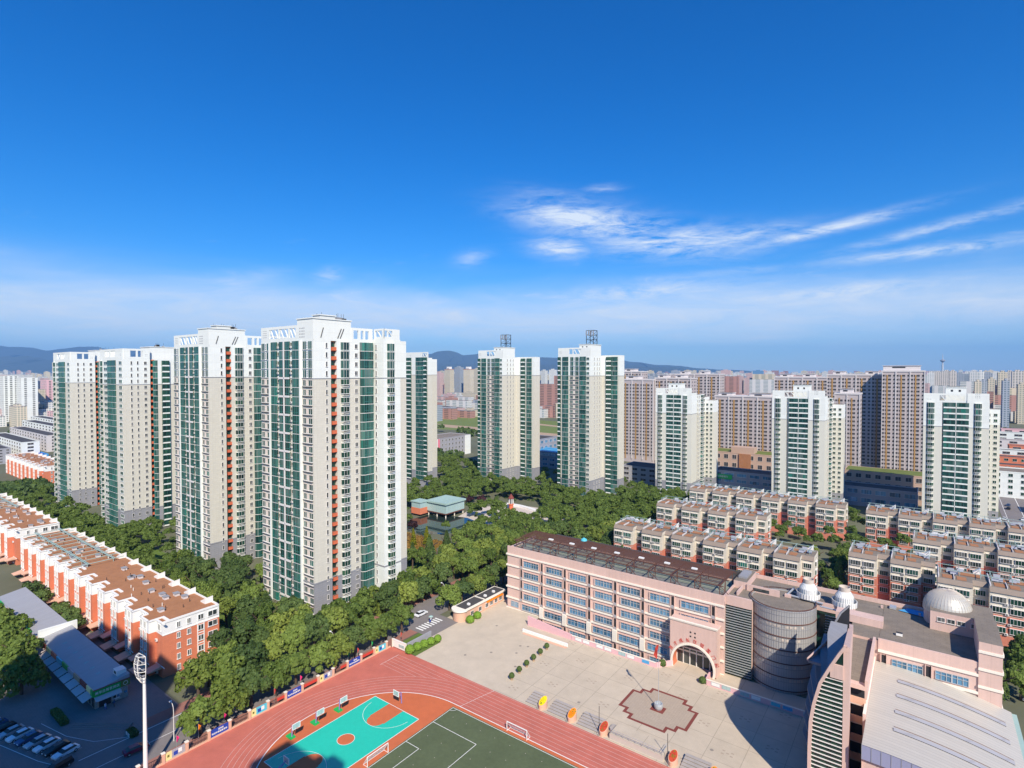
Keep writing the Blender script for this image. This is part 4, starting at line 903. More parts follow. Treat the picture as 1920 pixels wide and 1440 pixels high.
ctower(-23.6,162.3,'left one of the two white cooling towers on the grey roof'); ctower(-15.4,161.8,'right one of the two white cooling towers on the grey roof')
Q=root('observatory_dome',5.2,166.6,'silver ribbed dome on a pink drum on the school roof','dome'); b=MB(); b.lathe([(4.5,20.3),(4.5,23.4)],'pink',36); b.obj('wall',Q)
b=MB(); b.lathe([(4.75,23.2),(4.75,23.6)]+[(4.7*math.cos(R(a)),23.6+4.7*math.sin(R(a))) for a in range(0,91,9)],'domec',44); b.obj('dome_shell',Q)
b=MB()
for k in range(40):
    t=2*math.pi*k/40
    for a in range(0,80,13): b.tube(tuple(4.73*math.cos(R(a))*c for c in (math.cos(t),math.sin(t)))+(23.6+4.73*math.sin(R(a)),),tuple(4.73*math.cos(R(a+13))*c for c in (math.cos(t),math.sin(t)))+(23.6+4.73*math.sin(R(a+13)),),.05,'haystone',3)
b.obj('dome_rib',Q)
RW=root('school_east_wing',-7.3,146.4,'pink right wing of the school with cream bands beside the gym roof','school wing'); b=MB()
b.box(0,17.2,0,24,0,20.3,'pink','roofgrey'); b.box(-.1,17,-.05,.4,18.2,20.8,'pink'); b.box(17.0,20.7,-.3,14,0,25.2,'pink','roofgrey'); b.box(9.2,20.7,14,24,20.3,24.6,'pink','roofgrey'); b.box(17.2,20.7,14,24,0,20.3,'pink'); b.obj('wall',RW)
b=MB()
for z_ in (17.9,14.25): b.box(-.1,17,-.3,-.05,z_,z_+.55,'cream')
for z_ in (23.,19.4,15.8,12.2,8.6): b.box(16.95,20.8,-.5,-.3,z_,z_+.5,'cream'); b.box(20.7,20.9,-.3,24,z_,z_+.5,'cream')
b.obj('cornice_band',RW)
for t in (5.2,12.8): place(RW,'window',m_school(5.4),'F',t,-.07,15.2)
for t in (1.,8.9): place(RW,'service_slot',MESH['slot'],'F',t,-.05,15.2)
for t in (11.2,13.,14.8,17.2,19): place(RW,'window',m_win(1.3,.9,.9,'gwin'),'F',t,14,21.6)
q=MB(); q.box(3,4.2,5,5.9,20.4,21.,'paint','dark'); q.obj('roof_hatch',RW)
# sail-shaped stair tower
SA=root('sail_stair_tower',-12.6,114.,'curved sail-shaped stair tower with white louvres in front of the school','stair tower'); b=MB()
b.prism([(1.7,0),(2.7,0),(.3,34.5),(-.5,34.5)],0,lambda x,y_:31.-9.3*(y_/34.5),'pink'); b.obj('fin_wall',SA)
cf=[(1.7,31.),(.8,29.4),(-.5,26.8),(-2.1,23.3),(-3.1,19.1),(-3.6,15.7),(-3.75,11),(-3.8,0)]
cb=[(.0,29.),(-1.6,27.),(-3.6,22.4),(-5.2,17.4),(-6.1,13.2),(-6.9,5),(-7.1,0)]
def curve_at(c,z_):
    for (x0,z0),(x1,z1) in zip(c,c[1:]):
        if z1<=z_<=z0: return x0+(x1-x0)*(z0-z_)/(z0-z1)
    return c[-1][0]
def rim(c,y0,y1,wd,m,name):
    b=MB()
    for (x0,z0),(x1,z1) in zip(c,c[1:]):
        P=[(x0,z0),(x0+wd,z0),(x1+wd,z1),(x1,z1)]
        b.poly([(x,y0,z_) for x,z_ in P[::-1]],m); b.poly([(x,y1,z_) for x,z_ in P],m); b.poly([(x0,y0,z0),(x0,y1,z0),(x1,y1,z1),(x1,y0,z1)],m); b.poly([(x0+wd,y0,z0),(x1+wd,y0,z1),(x1+wd,y1,z1),(x0+wd,y1,z0)],m)
    b.obj(name,SA)
rim(cf,-.5,.5,.55,'pink','curved_rim'); rim(cb,25.7,26.3,.4,'grey','curved_rim')
b=MB(); b.poly([(x+.3,.1,z_) for x,z_ in cf]+[(1.7,.1,0)],'gbay'); b.poly([(1.7,.12,0)]+[(x+.3,.12,z_) for x,z_ in cf[::-1]],'gbay'); b.box(-.3,1.7,-.35,.05,24.9,27.4,'pink'); b.obj('glass_wall',SA)
b=MB(); b.poly([(x+.3,26,z_) for x,z_ in cb]+[(0,26,0)],'dark'); b.obj('shadow_panel',SA)  # panel added so that the stair tower casts a solid shadow
for k in range(31):
    z_=.5+k*.8; xl=curve_at(cf,z_)+.55
    q=MB(); q.box(xl,1.66,-.26,.0,z_,z_+.09,'frame'); q.obj('louvre',SA)
for k in range(8):
    z_=2.4+k*3.2; q=MB(); q.prism([(curve_at(cf,z_)+.5,.6),(1.7,.6),(0,25),(curve_at(cb,z_)-.6,25),(curve_at(cb,z_)-.4,18),(curve_at(cf,z_)-.3,8)],z_,z_+.35,'grey'); q.obj('landing',SA)
q=MB(); q.prism([(-5.6,12),(-3.2,12),(-.6,25),(-1.6,26)],20.6,21.1,'grey','bluewall'); q.obj('canopy',SA); q=MB(); q.prism([(-5.8,11.6),(-5.5,11.6),(-1.6,26),(-1.9,26)],21.1,lambda x,y_:21.6+(y_-11)*.12,'pink'); q.obj('canopy_fin',SA)
for k in range(12): q=MB(); q.box(-2.4+.1*k,-.1,12+k*1.1,12.4+k*1.1,20.5+.2*k,20.7+.2*k,'rust'); q.obj('stair_beam',SA)
q=MB(); q.lathe([(.6,0),(.6,.9),(.0,1.1)],'cyanp',12); mk('water_tank',q.mesh('water_tank'),SA,(-.6,28,22.6))
LK0=root('link_wing',-11.5,124.2,'narrow link with pink balconies between stair tower and gym','school wing'); b=MB(); b.prism([(.6,1.5),(3.5,1.5),(3.5,22.2),(-1.2,22.2)],0,19.8,'pink','roofgrey'); b.box(.7,3.5,0,1.5,19.,19.8,'pink','pink'); b.box(3.2,3.7,0,22,19.8,21.,'pink'); b.obj('wall',LK0)
for k in range(5):
    q=MB(); z_=1.5+k*3.65; q.box(.7,3.4,0,.25,z_,z_+1.3,'peach'); q.box(.7,3.4,0,1.5,z_-.2,z_,'haystone'); q.box(.8,3.1,1.4,1.49,z_+.2,z_+2.6,'dark'); q.obj('balcony',LK0)
GY=root('gym_hall',-7.8,112.3,'gym with a big pale curved metal roof and four skylight strips','gym'); gz=lambda x:15.7-.0065*x*x; b=MB(); nx=16; Lg=22.6
for k in range(nx):
    x0,x1=Lg*k/nx,Lg*(k+1)/nx; b.poly([(x0,-.6,gz(x0)),(x1,-.6,gz(x1)),(x1,34,gz(x1)),(x0,34,gz(x0))],'metalroof')
b.obj('roof',GY); b=MB()
for k in range(nx):
    x0,x1=Lg*k/nx,Lg*(k+1)/nx; b.poly([(x0,0,0),(x1,0,0),(x1,0,gz(x1)-2.6),(x0,0,gz(x0)-2.6)],'pink'); b.poly([(x0,-.5,gz(x0)-2.6),(x1,-.5,gz(x1)-2.6),(x1,-.5,gz(x1)-.05),(x0,-.5,gz(x0)-.05)],'bluepanel'); b.poly([(x0,-.5,gz(x0)-2.6),(x0,0,gz(x0)-2.6),(x1,0,gz(x1)-2.6),(x1,-.5,gz(x1)-2.6)],'bluepanel')
    b.box(x0-.04,x0+.04,-.56,-.5,gz(x0)-2.6,gz(x0)-.1,'grey')
b.poly([(0,-.5,0),(0,-.5,15.65),(0,34,15.65),(0,34,0)],'pink'); b.poly([(Lg,0,0),(Lg,34,0),(Lg,34,gz(Lg)-.05),(Lg,0,gz(Lg)-.05)],'pink'); b.box(-.5,0,8,34,0,16.6,'pink','cream'); b.box(Lg,Lg+.8,-.5,34,gz(Lg)-.6,gz(Lg)-.2,'copper'); b.obj('wall',GY)
for y_ in (26.6,20.2,13.7,7.2):
    q=MB()
    for k in range(2,nx-1):
        x0,x1=Lg*k/nx+(2 if k==2 else 0),Lg*(k+1)/nx; q.poly([(x0,y_,gz(x0)+.1),(x1,y_,gz(x1)+.1),(x1,y_+.85,gz(x1)+.25),(x0,y_+.85,gz(x0)+.25)],'greywall'); q.poly([(x0,y_+.85,gz(x0)+.25),(x1,y_+.85,gz(x1)+.25),(x1,y_+.95,gz(x1)),(x0,y_+.95,gz(x0))],'rust'); q.poly([(x0,y_,gz(x0)),(x1,y_,gz(x1)),(x1,y_,gz(x1)+.1),(x0,y_,gz(x0)+.1)],'dark')
        q.poly([(x0,y_+1.5,gz(x0)+.02),(x1,y_+1.5,gz(x1)+.02),(x1,y_+1.6,gz(x1)+.06),(x0,y_+1.6,gz(x0)+.06)],'rust')
    q.obj('skylight',GY)
# poster wall, ramp wall, bench
def wallp(U0,U1,V,label,n0,h=1.35,th=.35):
    rt=root('poster_wall',U0,V,label,'wall'); b=MB(); b.box(0,U1-U0,0,th,0,h,'pinkwall'); b.box(-.05,U1-U0+.05,-.05,th+.05,h,h+.1,'cream'); b.obj('wall',rt); k=0; x=1.2; r=random.Random(n0)
    while x+2.4<U1-U0:
        q=MB(); q.box(x,x+2.2,-.06,0,.35,1.3,'steel'); q.box(x+.1,x+2.1,-.08,-.06,.43,1.22,r.choice(['cyanp','paint','paleglass','skyblue','paint'])); q.obj('poster',rt); x+=2.6 if k%2==0 else 4.4; k+=1
wallp(-83.3,-57.2,142.0,'pink poster wall left of the round gate',3); wallp(-43.6,-12.8,142.0,'pink poster wall right of the round gate, partly in shadow',5)
rt=root('ramp_wall',-99.3,142.0,'tall plain pink wall left of the poster wall, dropping to the right','wall'); MB().prism([(0,0),(15.9,0),(15.9,.35),(0,.35)],0,lambda x,y_:3.-1.4*x/15.9,'pinkwall').obj('wall',rt)
rt=root('gate_side_wall',-57.2,142.4,'low pink wall slanting to the left side of the round gate','wall'); MB().prism([(0,0),(.4,0),(3.4,3.6),(3.1,3.9)],0,1.4,'pinkwall').obj('wall',rt)
rt=root('gate_side_wall',-43.9,142.4,'low pink wall slanting to the right side of the round gate','wall'); MB().prism([(0,0),(.3,0),(.1,3.6),(-.3,3.6)],0,1.4,'pinkwall').obj('wall',rt)
rt=root('low_white_wall',-98.2,137.6,'long low white painted wall on the school yard','wall'); b=MB(); b.box(0,16,0,.4,0,.9,'paint'); b.obj('wall',rt); flat('salmon_ground_strip',[(-97.5,136.4),(-82,136.4),(-82,137.6),(-97.5,137.6)],.03,'peach')
# flagpole
rt=root('flagpole',-49.5,124.9,'tall flagpole with a red flag and a silver barrel base on the brick motif','flagpole'); MB().tube((0,0,0),(0,0,15.8),.09,'steel',8,.05).obj('pole',rt)
MB().lathe([(.75,0),(1.0,.5),(1.05,1.1),(.95,1.5),(.8,1.5),(.75,1.1),(0.01,1.1)],'steel',20).obj('barrel_base',rt)
b=MB(); pts=[(0,0,15.5),(-.5,.1,15.2),(-.9,.0,14.4),(-1.1,.15,13.4),(-1.35,.05,12.6)]
for p0,p1 in zip(pts,pts[1:]): b.poly([p0,p1,(p1[0]*.35,p1[1]-.1,p1[2]-.7),(p0[0]*.35,p0[1],p0[2]-.4)],'redpaint')
b.obj('flag',rt)
# planters, tiers, rostrum
def planter(U,V,fl,lb):
    rt=root('flower_planter',U,V,lb,'planter','slanted oval planters between track and plaza'); pl=[(1.15*math.cos(R(a))*.8,1.4*math.sin(R(a))+1.0) for a in range(0,360,20)]
    MB().prism(pl,0,lambda x,y_:.95+.42*(y_+.4),'peach').obj('tub',rt); b=MB(); b.poly([(x*.86,(y_-1)*.9+1,1.02+.42*((y_-1)*.9+1.4)) for x,y_ in pl],fl); r=random.Random(int(U))
    for k in range(40):
        a=r.uniform(0,6.28);q_=r.uniform(0,.85); x=.9*.86*math.cos(a)*q_;y_=1+1.4*.9*math.sin(a)*q_; z_=.98+.42*(y_+.4); b.box(x-.12,x+.12,y_-.12,y_+.12,z_,z_+r.uniform(.08,.2),fl if r.random()<.8 else 'hedgeg')
    b.obj('flowers',rt); MB().tube((-.5,-.6,0),(-.5,-.6,1.3),.05,'grey',4).obj('bracket',rt)
for U,fl,lb in ((-71.9,'yelflower','slanted planter with yellow flowers, leftmost by the track'),(-63.9,'orangep','slanted planter with orange flowers, second from the left'),(-55.8,'redflower','slanted planter with red flowers beside the thin left pole'),(-40.1,'redflower','slanted planter with red flowers beside the thin right pole'),(-32,'orangep','slanted planter with orange flowers at the bottom edge')): planter(U,108.2,fl,lb)
for U,lb in ((-56.6,'thin dark pole beside the third planter'),(-41.,'thin dark pole beside the fourth planter')):
    rt=root('thin_pole',U,108.5,lb,'pole'); MB().tube((0,0,0),(0,0,6.2),.06,'dark',6).obj('shaft',rt)
for U0,U1,lb in ((-76.6,-73.4,'stepped seating left of the yellow planter'),(-70.4,-65.4,'stepped seating between the yellow and orange planters'),(-62.4,-57.,'stepped seating between the orange and red planters'),(-38.6,-33.4,'stepped seating right of the rostrum'),(-30.5,-18,'stepped seating at the bottom edge by the stair tower')):
    rt=root('seating_steps',U0,108.6,lb,'steps','stone seating steps along the track')
    for k in range(5):
        q=MB(); q.box(0,U1-U0,k*.85,k*.85+.8,.0,.18+.16*k,'stepc'); q.box(.03,U1-U0-.03,k*.85-.06,k*.85,.0,.16+.16*k,'riser'); q.obj('step',rt)  # darker front strip paints a shade line on each tier
rt=root('rostrum',-54,108.3,'low stone rostrum with thin railings facing the track','platform'); b=MB(); b.box(0,12,0,4.3,0,1.25,'haystone','concrete'); b.prism([(-1.3,2.6),(0,1.4),(0,4.3),(-1.3,4.3)],0,.7,'stepc'); b.obj('base',rt); b=MB()
for k in range(9): x=.2+k*1.45; b.tube((x,.15,1.25),(x,.15,2.2),.04,'steel',4)
for z_ in (1.7,2.2): b.tube((.2,.15,z_),(11.8,.15,z_),.04,'steel',4); b.tube((11.8,.15,z_),(11.8,3.,z_),.04,'steel',4)
b.obj('railing',rt)
# football goals
def goal(U,V,rz,lb):
    rt=root('football_goal',U,V,lb,'football goal','white football goals',rz); h=2.1;w_=5.4; MB().tube((0,0,0),(0,0,h),.09,'paint',6).obj('post',rt); MB().tube((w_,0,0),(w_,0,h),.09,'paint',6).obj('post',rt); MB().tube((0,0,h),(w_,0,h),.09,'paint',6).obj('crossbar',rt)
    b=MB()
    for x in (0,w_): b.tube((x,0,h),(x,1.3,.05),.05,'paint',4); b.tube((x,0,.05),(x,1.3,.05),.05,'paint',4)
    b.tube((0,1.3,.05),(w_,1.3,.05),.05,'paint',4); b.obj('net_frame',rt); b=MB()
    for k in range(28): x=w_*k/27; b.tube((x,0,h),(x,1.3,.05),.012,'paint',3)
    for k in range(9): t=k/8; b.tube((0,1.3*t,h-(h-.05)*t),(w_,1.3*t,h-(h-.05)*t),.012,'paint',3)
    b.obj('net',rt)
goal(-73.6,97.2,0,'white football goal standing at the near edge of the red track'); goal(-89.3,71.2,R(90),'white football goal between the teal court and the turf')
# basketball hoops
def hoop(U,V,rz,lb,green=True):
    rt=root('basketball_hoop',U,V,lb,'basketball hoop','basketball hoops round the court',rz)
    if green: MB().box(-.6,.6,-1.,.9,0,.35,'green').obj('base_pad',rt)
    MB().tube((0,.4,.2),(0,.6,2.9),.14,'purple',6).obj('post',rt); b=MB(); b.tube((0,.6,2.9),(0,2.1,3.3),.09,'purple',5); b.tube((0,.5,1.9),(0,1.6,3.1),.06,'purple',4); b.obj('arm',rt)
    b=MB(); b.box(-.9,.9,2.1,2.16,2.9,3.95,'paleglass'); 
    for a in ((-.95,-.85,2.85,4.),(.85,.95,2.85,4.),(-.95,.95,2.8,2.9),(-.95,.95,3.95,4.05)): b.box(a[0],a[1],2.06,2.2,a[2],a[3],'paint')
    b.obj('backboard',rt); b=MB(); b.lathe([(.23,3.05),(.26,3.07)],'orange',14,0,2.5); b.tube((0,2.16,3.05),(0,2.27,3.05),.03,'orange',4); b.obj('rim',rt)
for U,V,lb in ((-110.2,67.2,'green based basketball hoop nearest the bottom edge'),(-110.2,73.2,'middle one of the three green based basketball hoops'),(-110.0,79.3,'farthest of the three green based basketball hoops')): hoop(U,V,R(-90),lb)
hoop(CX,90.4,R(180),'purple basketball hoop at the far end of the teal court',False); hoop(CX,57.8,0,'purple basketball hoop at the shaded near end of the teal court',False)
# ---------------------------------------------------------------- fence along the track
FE=root('painted_school_fence',-123.5,47,'fence of peach posts with painted panels and blue banners along the red track','fence'); sp=4.5
b=MB(); b.box(-.2,.2,-27,60,0,.35,'peach'); b.obj('plinth',FE)
def post_(): return MB().box(-.28,.28,-.28,.28,0,2.15,'peach').box(-.36,.36,-.36,.36,2.15,2.3,'cream').mesh('post')
for k in range(-6,14): mk('post',cached('post',post_),FE,(0,k*sp,0))
kinds={0:'p',1:'o',2:'b',3:'o',4:'c',5:'r',6:'b',7:'R',8:'p',9:'r',10:'b',11:'R',12:'c',-1:'o',-2:'b',-3:'o',-4:'c'}
for k,kd in kinds.items():
    y0=k*sp+.3;y1=k*sp+4.2; b=MB()
    if kd in 'pc':
        b.box(-.08,.08,y0,y0+1.3,.35,1.95,'yellowp'); b.box(-.08,.08,y0+1.3,y1,.35,1.95,'greywall' if kd=='p' else 'cyanp')
        c=(y0+y1)/2+.6; b.box(.08,.1,c-.9,c-.1,.7,1.5,'blue'); b.box(.08,.1,c,c+.7,.9,1.7,'paint'); b.box(.08,.1,y0+.45,y0+.85,.9,1.4,'greenroof'); b.obj('painted_panel',FE)
    elif kd=='b':
        b.box(-.08,.08,y0,y1,.35,1.95,'blue'); b.obj('blue_banner',FE); me=text_mesh('阳光体育强身健体',.42,'paint'); o=mk('banner_lettering',me,FE,(.12,(y0+y1)/2,.95)); o.rotation_euler=(R(90),0,R(90)); me=text_mesh('运动会',.4,'paint'); o=mk('banner_lettering',me,FE,(.12,(y0+y1)/2+.3,1.55)); o.rotation_euler=(R(90),0,R(90))
    else:
        for j in range(14): y_=y0+(y1-y0)*j/13; b.box(-.03,.03,y_-.02,y_+.02,.35,1.7,'dark')
        b.box(-.04,.04,y0,y1,1.6,1.68,'dark'); b.obj('railings',FE)
        if kd in 'rR': MB().box(.06,.1,y0+(2 if kd=='r' else .2),y1,1.,1.75,'redpaint').obj('red_banner',FE)
rt=root('white_notice_board',-122.9,107.4,'white notice board with a blue picture at the corner of the track','notice board'); b=MB(); b.box(0,5.2,0,.15,.3,2.2,'paint'); b.box(-.3,0,-.1,.3,0,2.5,'cream'); b.box(5.2,5.5,-.1,.3,0,2.5,'cream'); b.box(0,5.2,-.05,.3,2.2,2.5,'paint'); b.obj('board',rt); q=MB(); q.box(2.5,4.8,-.05,0,.8,1.6,'paleglass'); q.obj('picture',rt)
rt=root('boundary_wall',-117.6,108.2,'plain grey stone boundary wall beside the ball hedges','wall'); b=MB(); b.box(-.3,0,0,9.6,0,2.3,'greywall'); b.obj('wall',rt)
for k,(U,V,c) in enumerate(((-125.1,50.2,'magenta'),(-125.2,52.9,'green'),(-125.4,54.7,'orangep'),(-125.,60,'magenta'),(-125.1,72,'redpaint'),(-125.1,79,'magenta'),(-125.2,84,'yellowp'),(-125.1,88.5,'cyanp'),(-125.2,93.5,'green'),(-125.,96.5,'redpaint'),(-125.1,101.5,'green'),(-122.5,110,'redpaint'))):
    nm={'magenta':'pink','green':'green','orangep':'orange','redpaint':'red','yellowp':'yellow','cyanp':'blue'}[c]; pos=['at the near end of','next to','close to','left of','behind','beside','above','over','near the middle of','past the middle of','near the far end of','over the white board ending'][k]
    rt=root('kite_flag',U,V,f'small {nm} flag on a thin pole {pos} the painted fence','flag','small coloured flags along the school fence'); MB().tube((0,0,0),(0,0,3.6),.03,'steel',4).obj('pole',rt); MB().poly([(0,0,3.6),(.1,.5,3.0),(0,.1,2.0)],c).poly([(0,0.02,3.6),(0,.12,2.0),(.1,.52,3.0)],c).poly([(0,0,3.6),(.45,.1,2.9),(0,0.,2.)],c).obj('flag',rt)
# floodlight mast
rt=root('floodlight_mast',-120.9,42.9,'tall white floodlight mast with a curved lamp rack in front of the red row','floodlight'); MB().tube((0,0,0),(0,0,20.5),.42,'paint',12,.26).obj('mast',rt); b=MB()
R2=lambda t,ph,z_:(1.5*math.cos(ph),1.5*math.sin(ph),z_)
pr=[(0.55,19.8),(1.2,20.9),(1.55,22.3),(1.6,23.8),(1.3,25.2)]
for ph in (R(200),R(250),R(300),R(350)):
    P=[(q_[0]*math.cos(ph),q_[0]*math.sin(ph),q_[1]) for q_ in pr]
    for a,c in zip(P,P[1:]): b.tube(a,c,.07,'paint',5)
for rr,z_ in pr:
    pp=[(rr*math.cos(R(a)),rr*math.sin(R(a)),z_) for a in (200,250,300,350)]
    for a,c in zip(pp,pp[1:]+pp[:1]): b.tube(a,c,.06,'paint',5)
b.obj('lamp_rack',rt)
for z_,rr in ((21.4,1.3),(22.7,1.5),(24.0,1.5),(25.,1.3)):
    for a in (215,255,295,335):
        q=MB(); q.lathe([(.0,-.16),(.22,-.12),(.3,.05),(.3,.12),(.0,.12)],'grey',8); mk('lamp',q.mesh('lamp'),rt,(rr*.9*math.cos(R(a)),rr*.9*math.sin(R(a)),z_))
# street lamps
def slamp(U,V,lb,rz=0):
    rt=root('street_lamp',U,V,lb,'street lamp','curved white street lamps',rz); b=MB(); b.tube((0,0,0),(0,0,6.6),.1,'frame',6,.07)
    pts=[(0,0,6.6),(-.15,0,7.4),(-.6,0,8.0),(-1.3,0,8.2)]
    for a,c in zip(pts,pts[1:]): b.tube(a,c,.06,'frame',5)
    b.obj('pole',rt); MB().lathe([(0,0),(.25,.05),(.3,.2),(.0,.3)],'paint',8,-1.5,0).obj('lamp_head',rt).location=(0,0,8.05)
slamp(-129.4,51.4,'curved street lamp at the near end of the fence trees'); slamp(-129.4,92,'curved street lamp above the middle of the fence trees'); slamp(-129.4,136,'curved street lamp above the trees by the gatehouse')
# gatehouse
GH=root('gatehouse',-121.6,131.0,'long low gatehouse with a dark flat roof at the school entrance','gatehouse'); b=MB(); b.box(0,4.4,1.6,22,0,3.2,'peach','roofdark'); b.box(-.3,4.9,1.2,22.5,3.2,3.75,'cream','cream'); b.box(.2,4.4,1.7,22,3.75,3.8,'roofdark'); b.box(.2,4.4,11.,11.4,3.8,4.,'cream'); b.lathe([(2.4,0),(2.4,3.1)],'peach',18,2.2,1.8,R(180),R(360)); b.lathe([(2.9,3.2),(2.9,3.7),(.01,3.72)],'cream',18,2.2,1.8,R(180),R(360)); b.obj('wall',GH)
for y_ in (5,9,12.5,15,17.5,20.): place(GH,'window',m_win(1.4,1.3,.3),'S',y_,4.4,.5)
q=MB(); q.box(4.45,4.8,12.5,21,2.3,2.8,'orangep'); q.obj('awning',GH)
for y_ in (4.5,13.,17.5): q=MB(); q.box(2.6,3.5,y_,y_+.7,3.8,4.35,'paint'); q.obj('roof_unit',GH)
# ball hedges and pots
def ballmesh(seed,leaf='hedgeg'):
    def f():
        r=np.random.RandomState(seed); b=MB(); n=420
        for k in range(n):
            d=r.normal(size=3); d/=np.linalg.norm(d); d[2]=abs(d[2])*1. if d[2]<-.4 else d[2]; p=Vector(d*(.93+.09*r.rand())); nn=(p.normalized()+Vector(r.normal(size=3)*.35)).normalized(); t=nn.orthogonal().normalized(); q=nn.cross(t); s=.11
            b.poly([tuple(p+t*s+q*s),tuple(p-t*s+q*s),tuple(p-t*s-q*s),tuple(p+t*s-q*s)],leaf)
        b.lathe([(.9*math.cos(R(a)),.9*math.sin(R(a))) for a in range(-90,91,18)],leaf,12); return b.mesh('foliage')
    return cached(('ball',seed,leaf),f)
def ball(U,V,r_,lb,cat='ball hedge',grp='clipped ball hedges in the school yard',leaf='hedgeg'):
    rt=root('ball_hedge',U,V,lb,cat,grp); mk('foliage',ballmesh(int(abs(U*3))%4,leaf),rt,(0,0,r_*.8),rnd.random()*6,(r_,r_,r_*.95))
for k,t in enumerate(('first','second','third','fourth','fifth')): ball(-116.2+.35*k,106.6+1.2+2.45*k,1.35-.06*k,f'{t} clipped ball hedge from the track corner')
ball(-115.,132.5,1.35,'larger ball hedge at the front of the gatehouse, nearer one'); ball(-115.2,136.3,1.3,'ball hedge beside the gatehouse, farther one')
ball(-56.,144.,1.,'round shrub left of the round gate','shrub','round shrubs at the gate','leafdark'); ball(-44.6,142.2,.95,'round shrub right of the round gate','shrub','round shrubs at the gate','leafdark')
for k,t in enumerate(('nearest','second','third','fourth','fifth','farthest')):
    U,V=-84.9-.25*k,114.2+3.72*k; rt=root('potted_shrub',U,V,f'{t} potted shrub from the track, in the row on the bare yard','potted shrub','row of potted shrubs on the yard'); MB().lathe([(.3,0),(.42,.55),(.35,.55),(.0,.5)],'shoptan',10).obj('pot',rt); mk('foliage',ballmesh(k%4,'leafdark'),rt,(0,0,1.15),k,(.72,.72,.75))
# ---------------------------------------------------------------- park buildings
rt=root('lake_house',-222,219.6,'glass hall on stilts with a flat copper green roof beside the pond','pavilion'); b=MB(); b.box(0,14,0,15,2.6,7.4,'paleglass'); b.obj('glass_wall',rt); MB().box(-.8,14.8,-.8,15.8,7.4,8.3,'copper').obj('roof',rt); MB().box(-.3,14.3,-.3,15.3,2.1,2.6,'rust').obj('floor_slab',rt)
for x in (.5,7,13.5):
    for y_ in (.5,7.5,14.5): MB().tube((x,y_,0),(x,y_,2.2),.28,'cream',8).obj('stilt',rt)
b=MB()
for k in range(10): b.box(k*1.55,k*1.55+.08,-.1,0,2.6,7.4,'copper'); b.box(14,14.1,k*1.66,k*1.66+.08,2.6,7.4,'copper')
b.obj('mullion',rt)
rt=root('lookout_turret',-229,214,'small red and glass cube building attached left of the copper roofed hall','pavilion'); MB().box(0,7,0,6.5,1.2,4.6,'brickred').obj('wall',rt); MB().box(.1,6.9,.1,6.4,4.6,7.6,'paleglass').obj('glass_wall',rt); MB().box(-.3,7.3,-.3,6.8,7.6,8.1,'copper').obj('roof',rt)
rt=root('clock_turret',-191.5,257,'small turret with white columns and a red cone roof on the park square','turret'); MB().lathe([(1.3,0),(1.2,2.8),(1.6,3.),(1.6,3.4),(0.01,3.4)],'orange',12).obj('base',rt)
for k in range(8): t=k*math.pi/4; MB().tube((1.25*math.cos(t),1.25*math.sin(t),3.4),(1.25*math.cos(t),1.25*math.sin(t),6.6),.16,'paint',6).obj('column',rt)
MB().lathe([(0.01,6.5),(1.8,6.6),(1.6,7.0),(.0,9.3)],'darkred',12).obj('roof',rt); MB().lathe([(.7,3.4),(.7,6.5)],'dark',8).obj('core',rt)
rt=root('curved_seat_wall',-204,262,'long pale curved seat wall behind the park square','wall'); b=MB()
for k in range(10): b.prism([(k*3.4,math.sin(k*.5)*2),(k*3.4+3.4,math.sin(k*.5+.5)*2),(k*3.4+3.4,math.sin(k*.5+.5)*2+2.2),(k*3.4,math.sin(k*.5)*2+2.2)],0,1.1,'paint')
b.obj('wall',rt)
# ---------------------------------------------------------------- shops
SH=root('shop_row',-156.6,45.2,'single storey shop row with a grey metal roof and a green corner sign','shop row'); Ls=92
b=MB(); b.box(-Ls,0,0,6.8,0,3.9,'shoptan'); b.box(-.3,0,0,6.8,0,3.1,'frame'); b.obj('wall',SH)
rf=MB(); rf.poly([(-Ls,-.3,4.3),(0,-.3,4.3),(0,7.2,5.6),(-Ls,7.2,5.6)],'shedroof'); rf.poly([(-Ls,7.2,5.6),(0,7.2,5.6),(0,7.2,3.9),(-Ls,7.2,3.9)],'greywall'); rf.poly([(0,-.3,3.9),(0,7.2,3.9),(0,7.2,5.6),(0,-.3,4.3)],'greywall'); rf.obj('roof',SH)
MB().box(-44.2,-43.6,-.4,8.6,4.,6.6,'white').obj('party_wall',SH)
for k in range(20):
    m_=['cyanp','yellowp','shoptan','shopgreen','brickred','darkred','greywall'][(k*3)%7]; q=MB(); q.box(-Ls+k*4.6+.1,-Ls+k*4.6+4.4,-.42,-.1,3.3,4.45,m_); q.obj('sign_board',SH)
    q=MB(); q.poly([(-Ls+k*4.6+.2,-.1,3.2),(-Ls+k*4.6+4.3,-.1,3.2),(-Ls+k*4.6+4.3,-2.3,2.45),(-Ls+k*4.6+.2,-2.3,2.45)],'awning'); q.poly([(-Ls+k*4.6+.2,-2.3,2.42),(-Ls+k*4.6+4.3,-2.3,2.42),(-Ls+k*4.6+4.3,-.1,3.17),(-Ls+k*4.6+.2,-.1,3.17)],'awning'); q.obj('awning',SH)
    q=MB(); q.box(-Ls+k*4.6+.4,-Ls+k*4.6+4.2,-.06,-.01,.3,2.7,'gwin'); q.box(-Ls+k*4.6+2.2,-Ls+k*4.6+2.3,-.1,-.05,.3,2.7,'frame'); q.obj('shop_window',SH)
for k in range(7):
    q=MB(); x=-8-4.3*k; q.poly([(x,2.5,4.83),(x+.8,2.5,4.83),(x+.8,3.5,5.0),(x,3.5,5.0)],'paleglass'); q.obj('roof_light',SH)
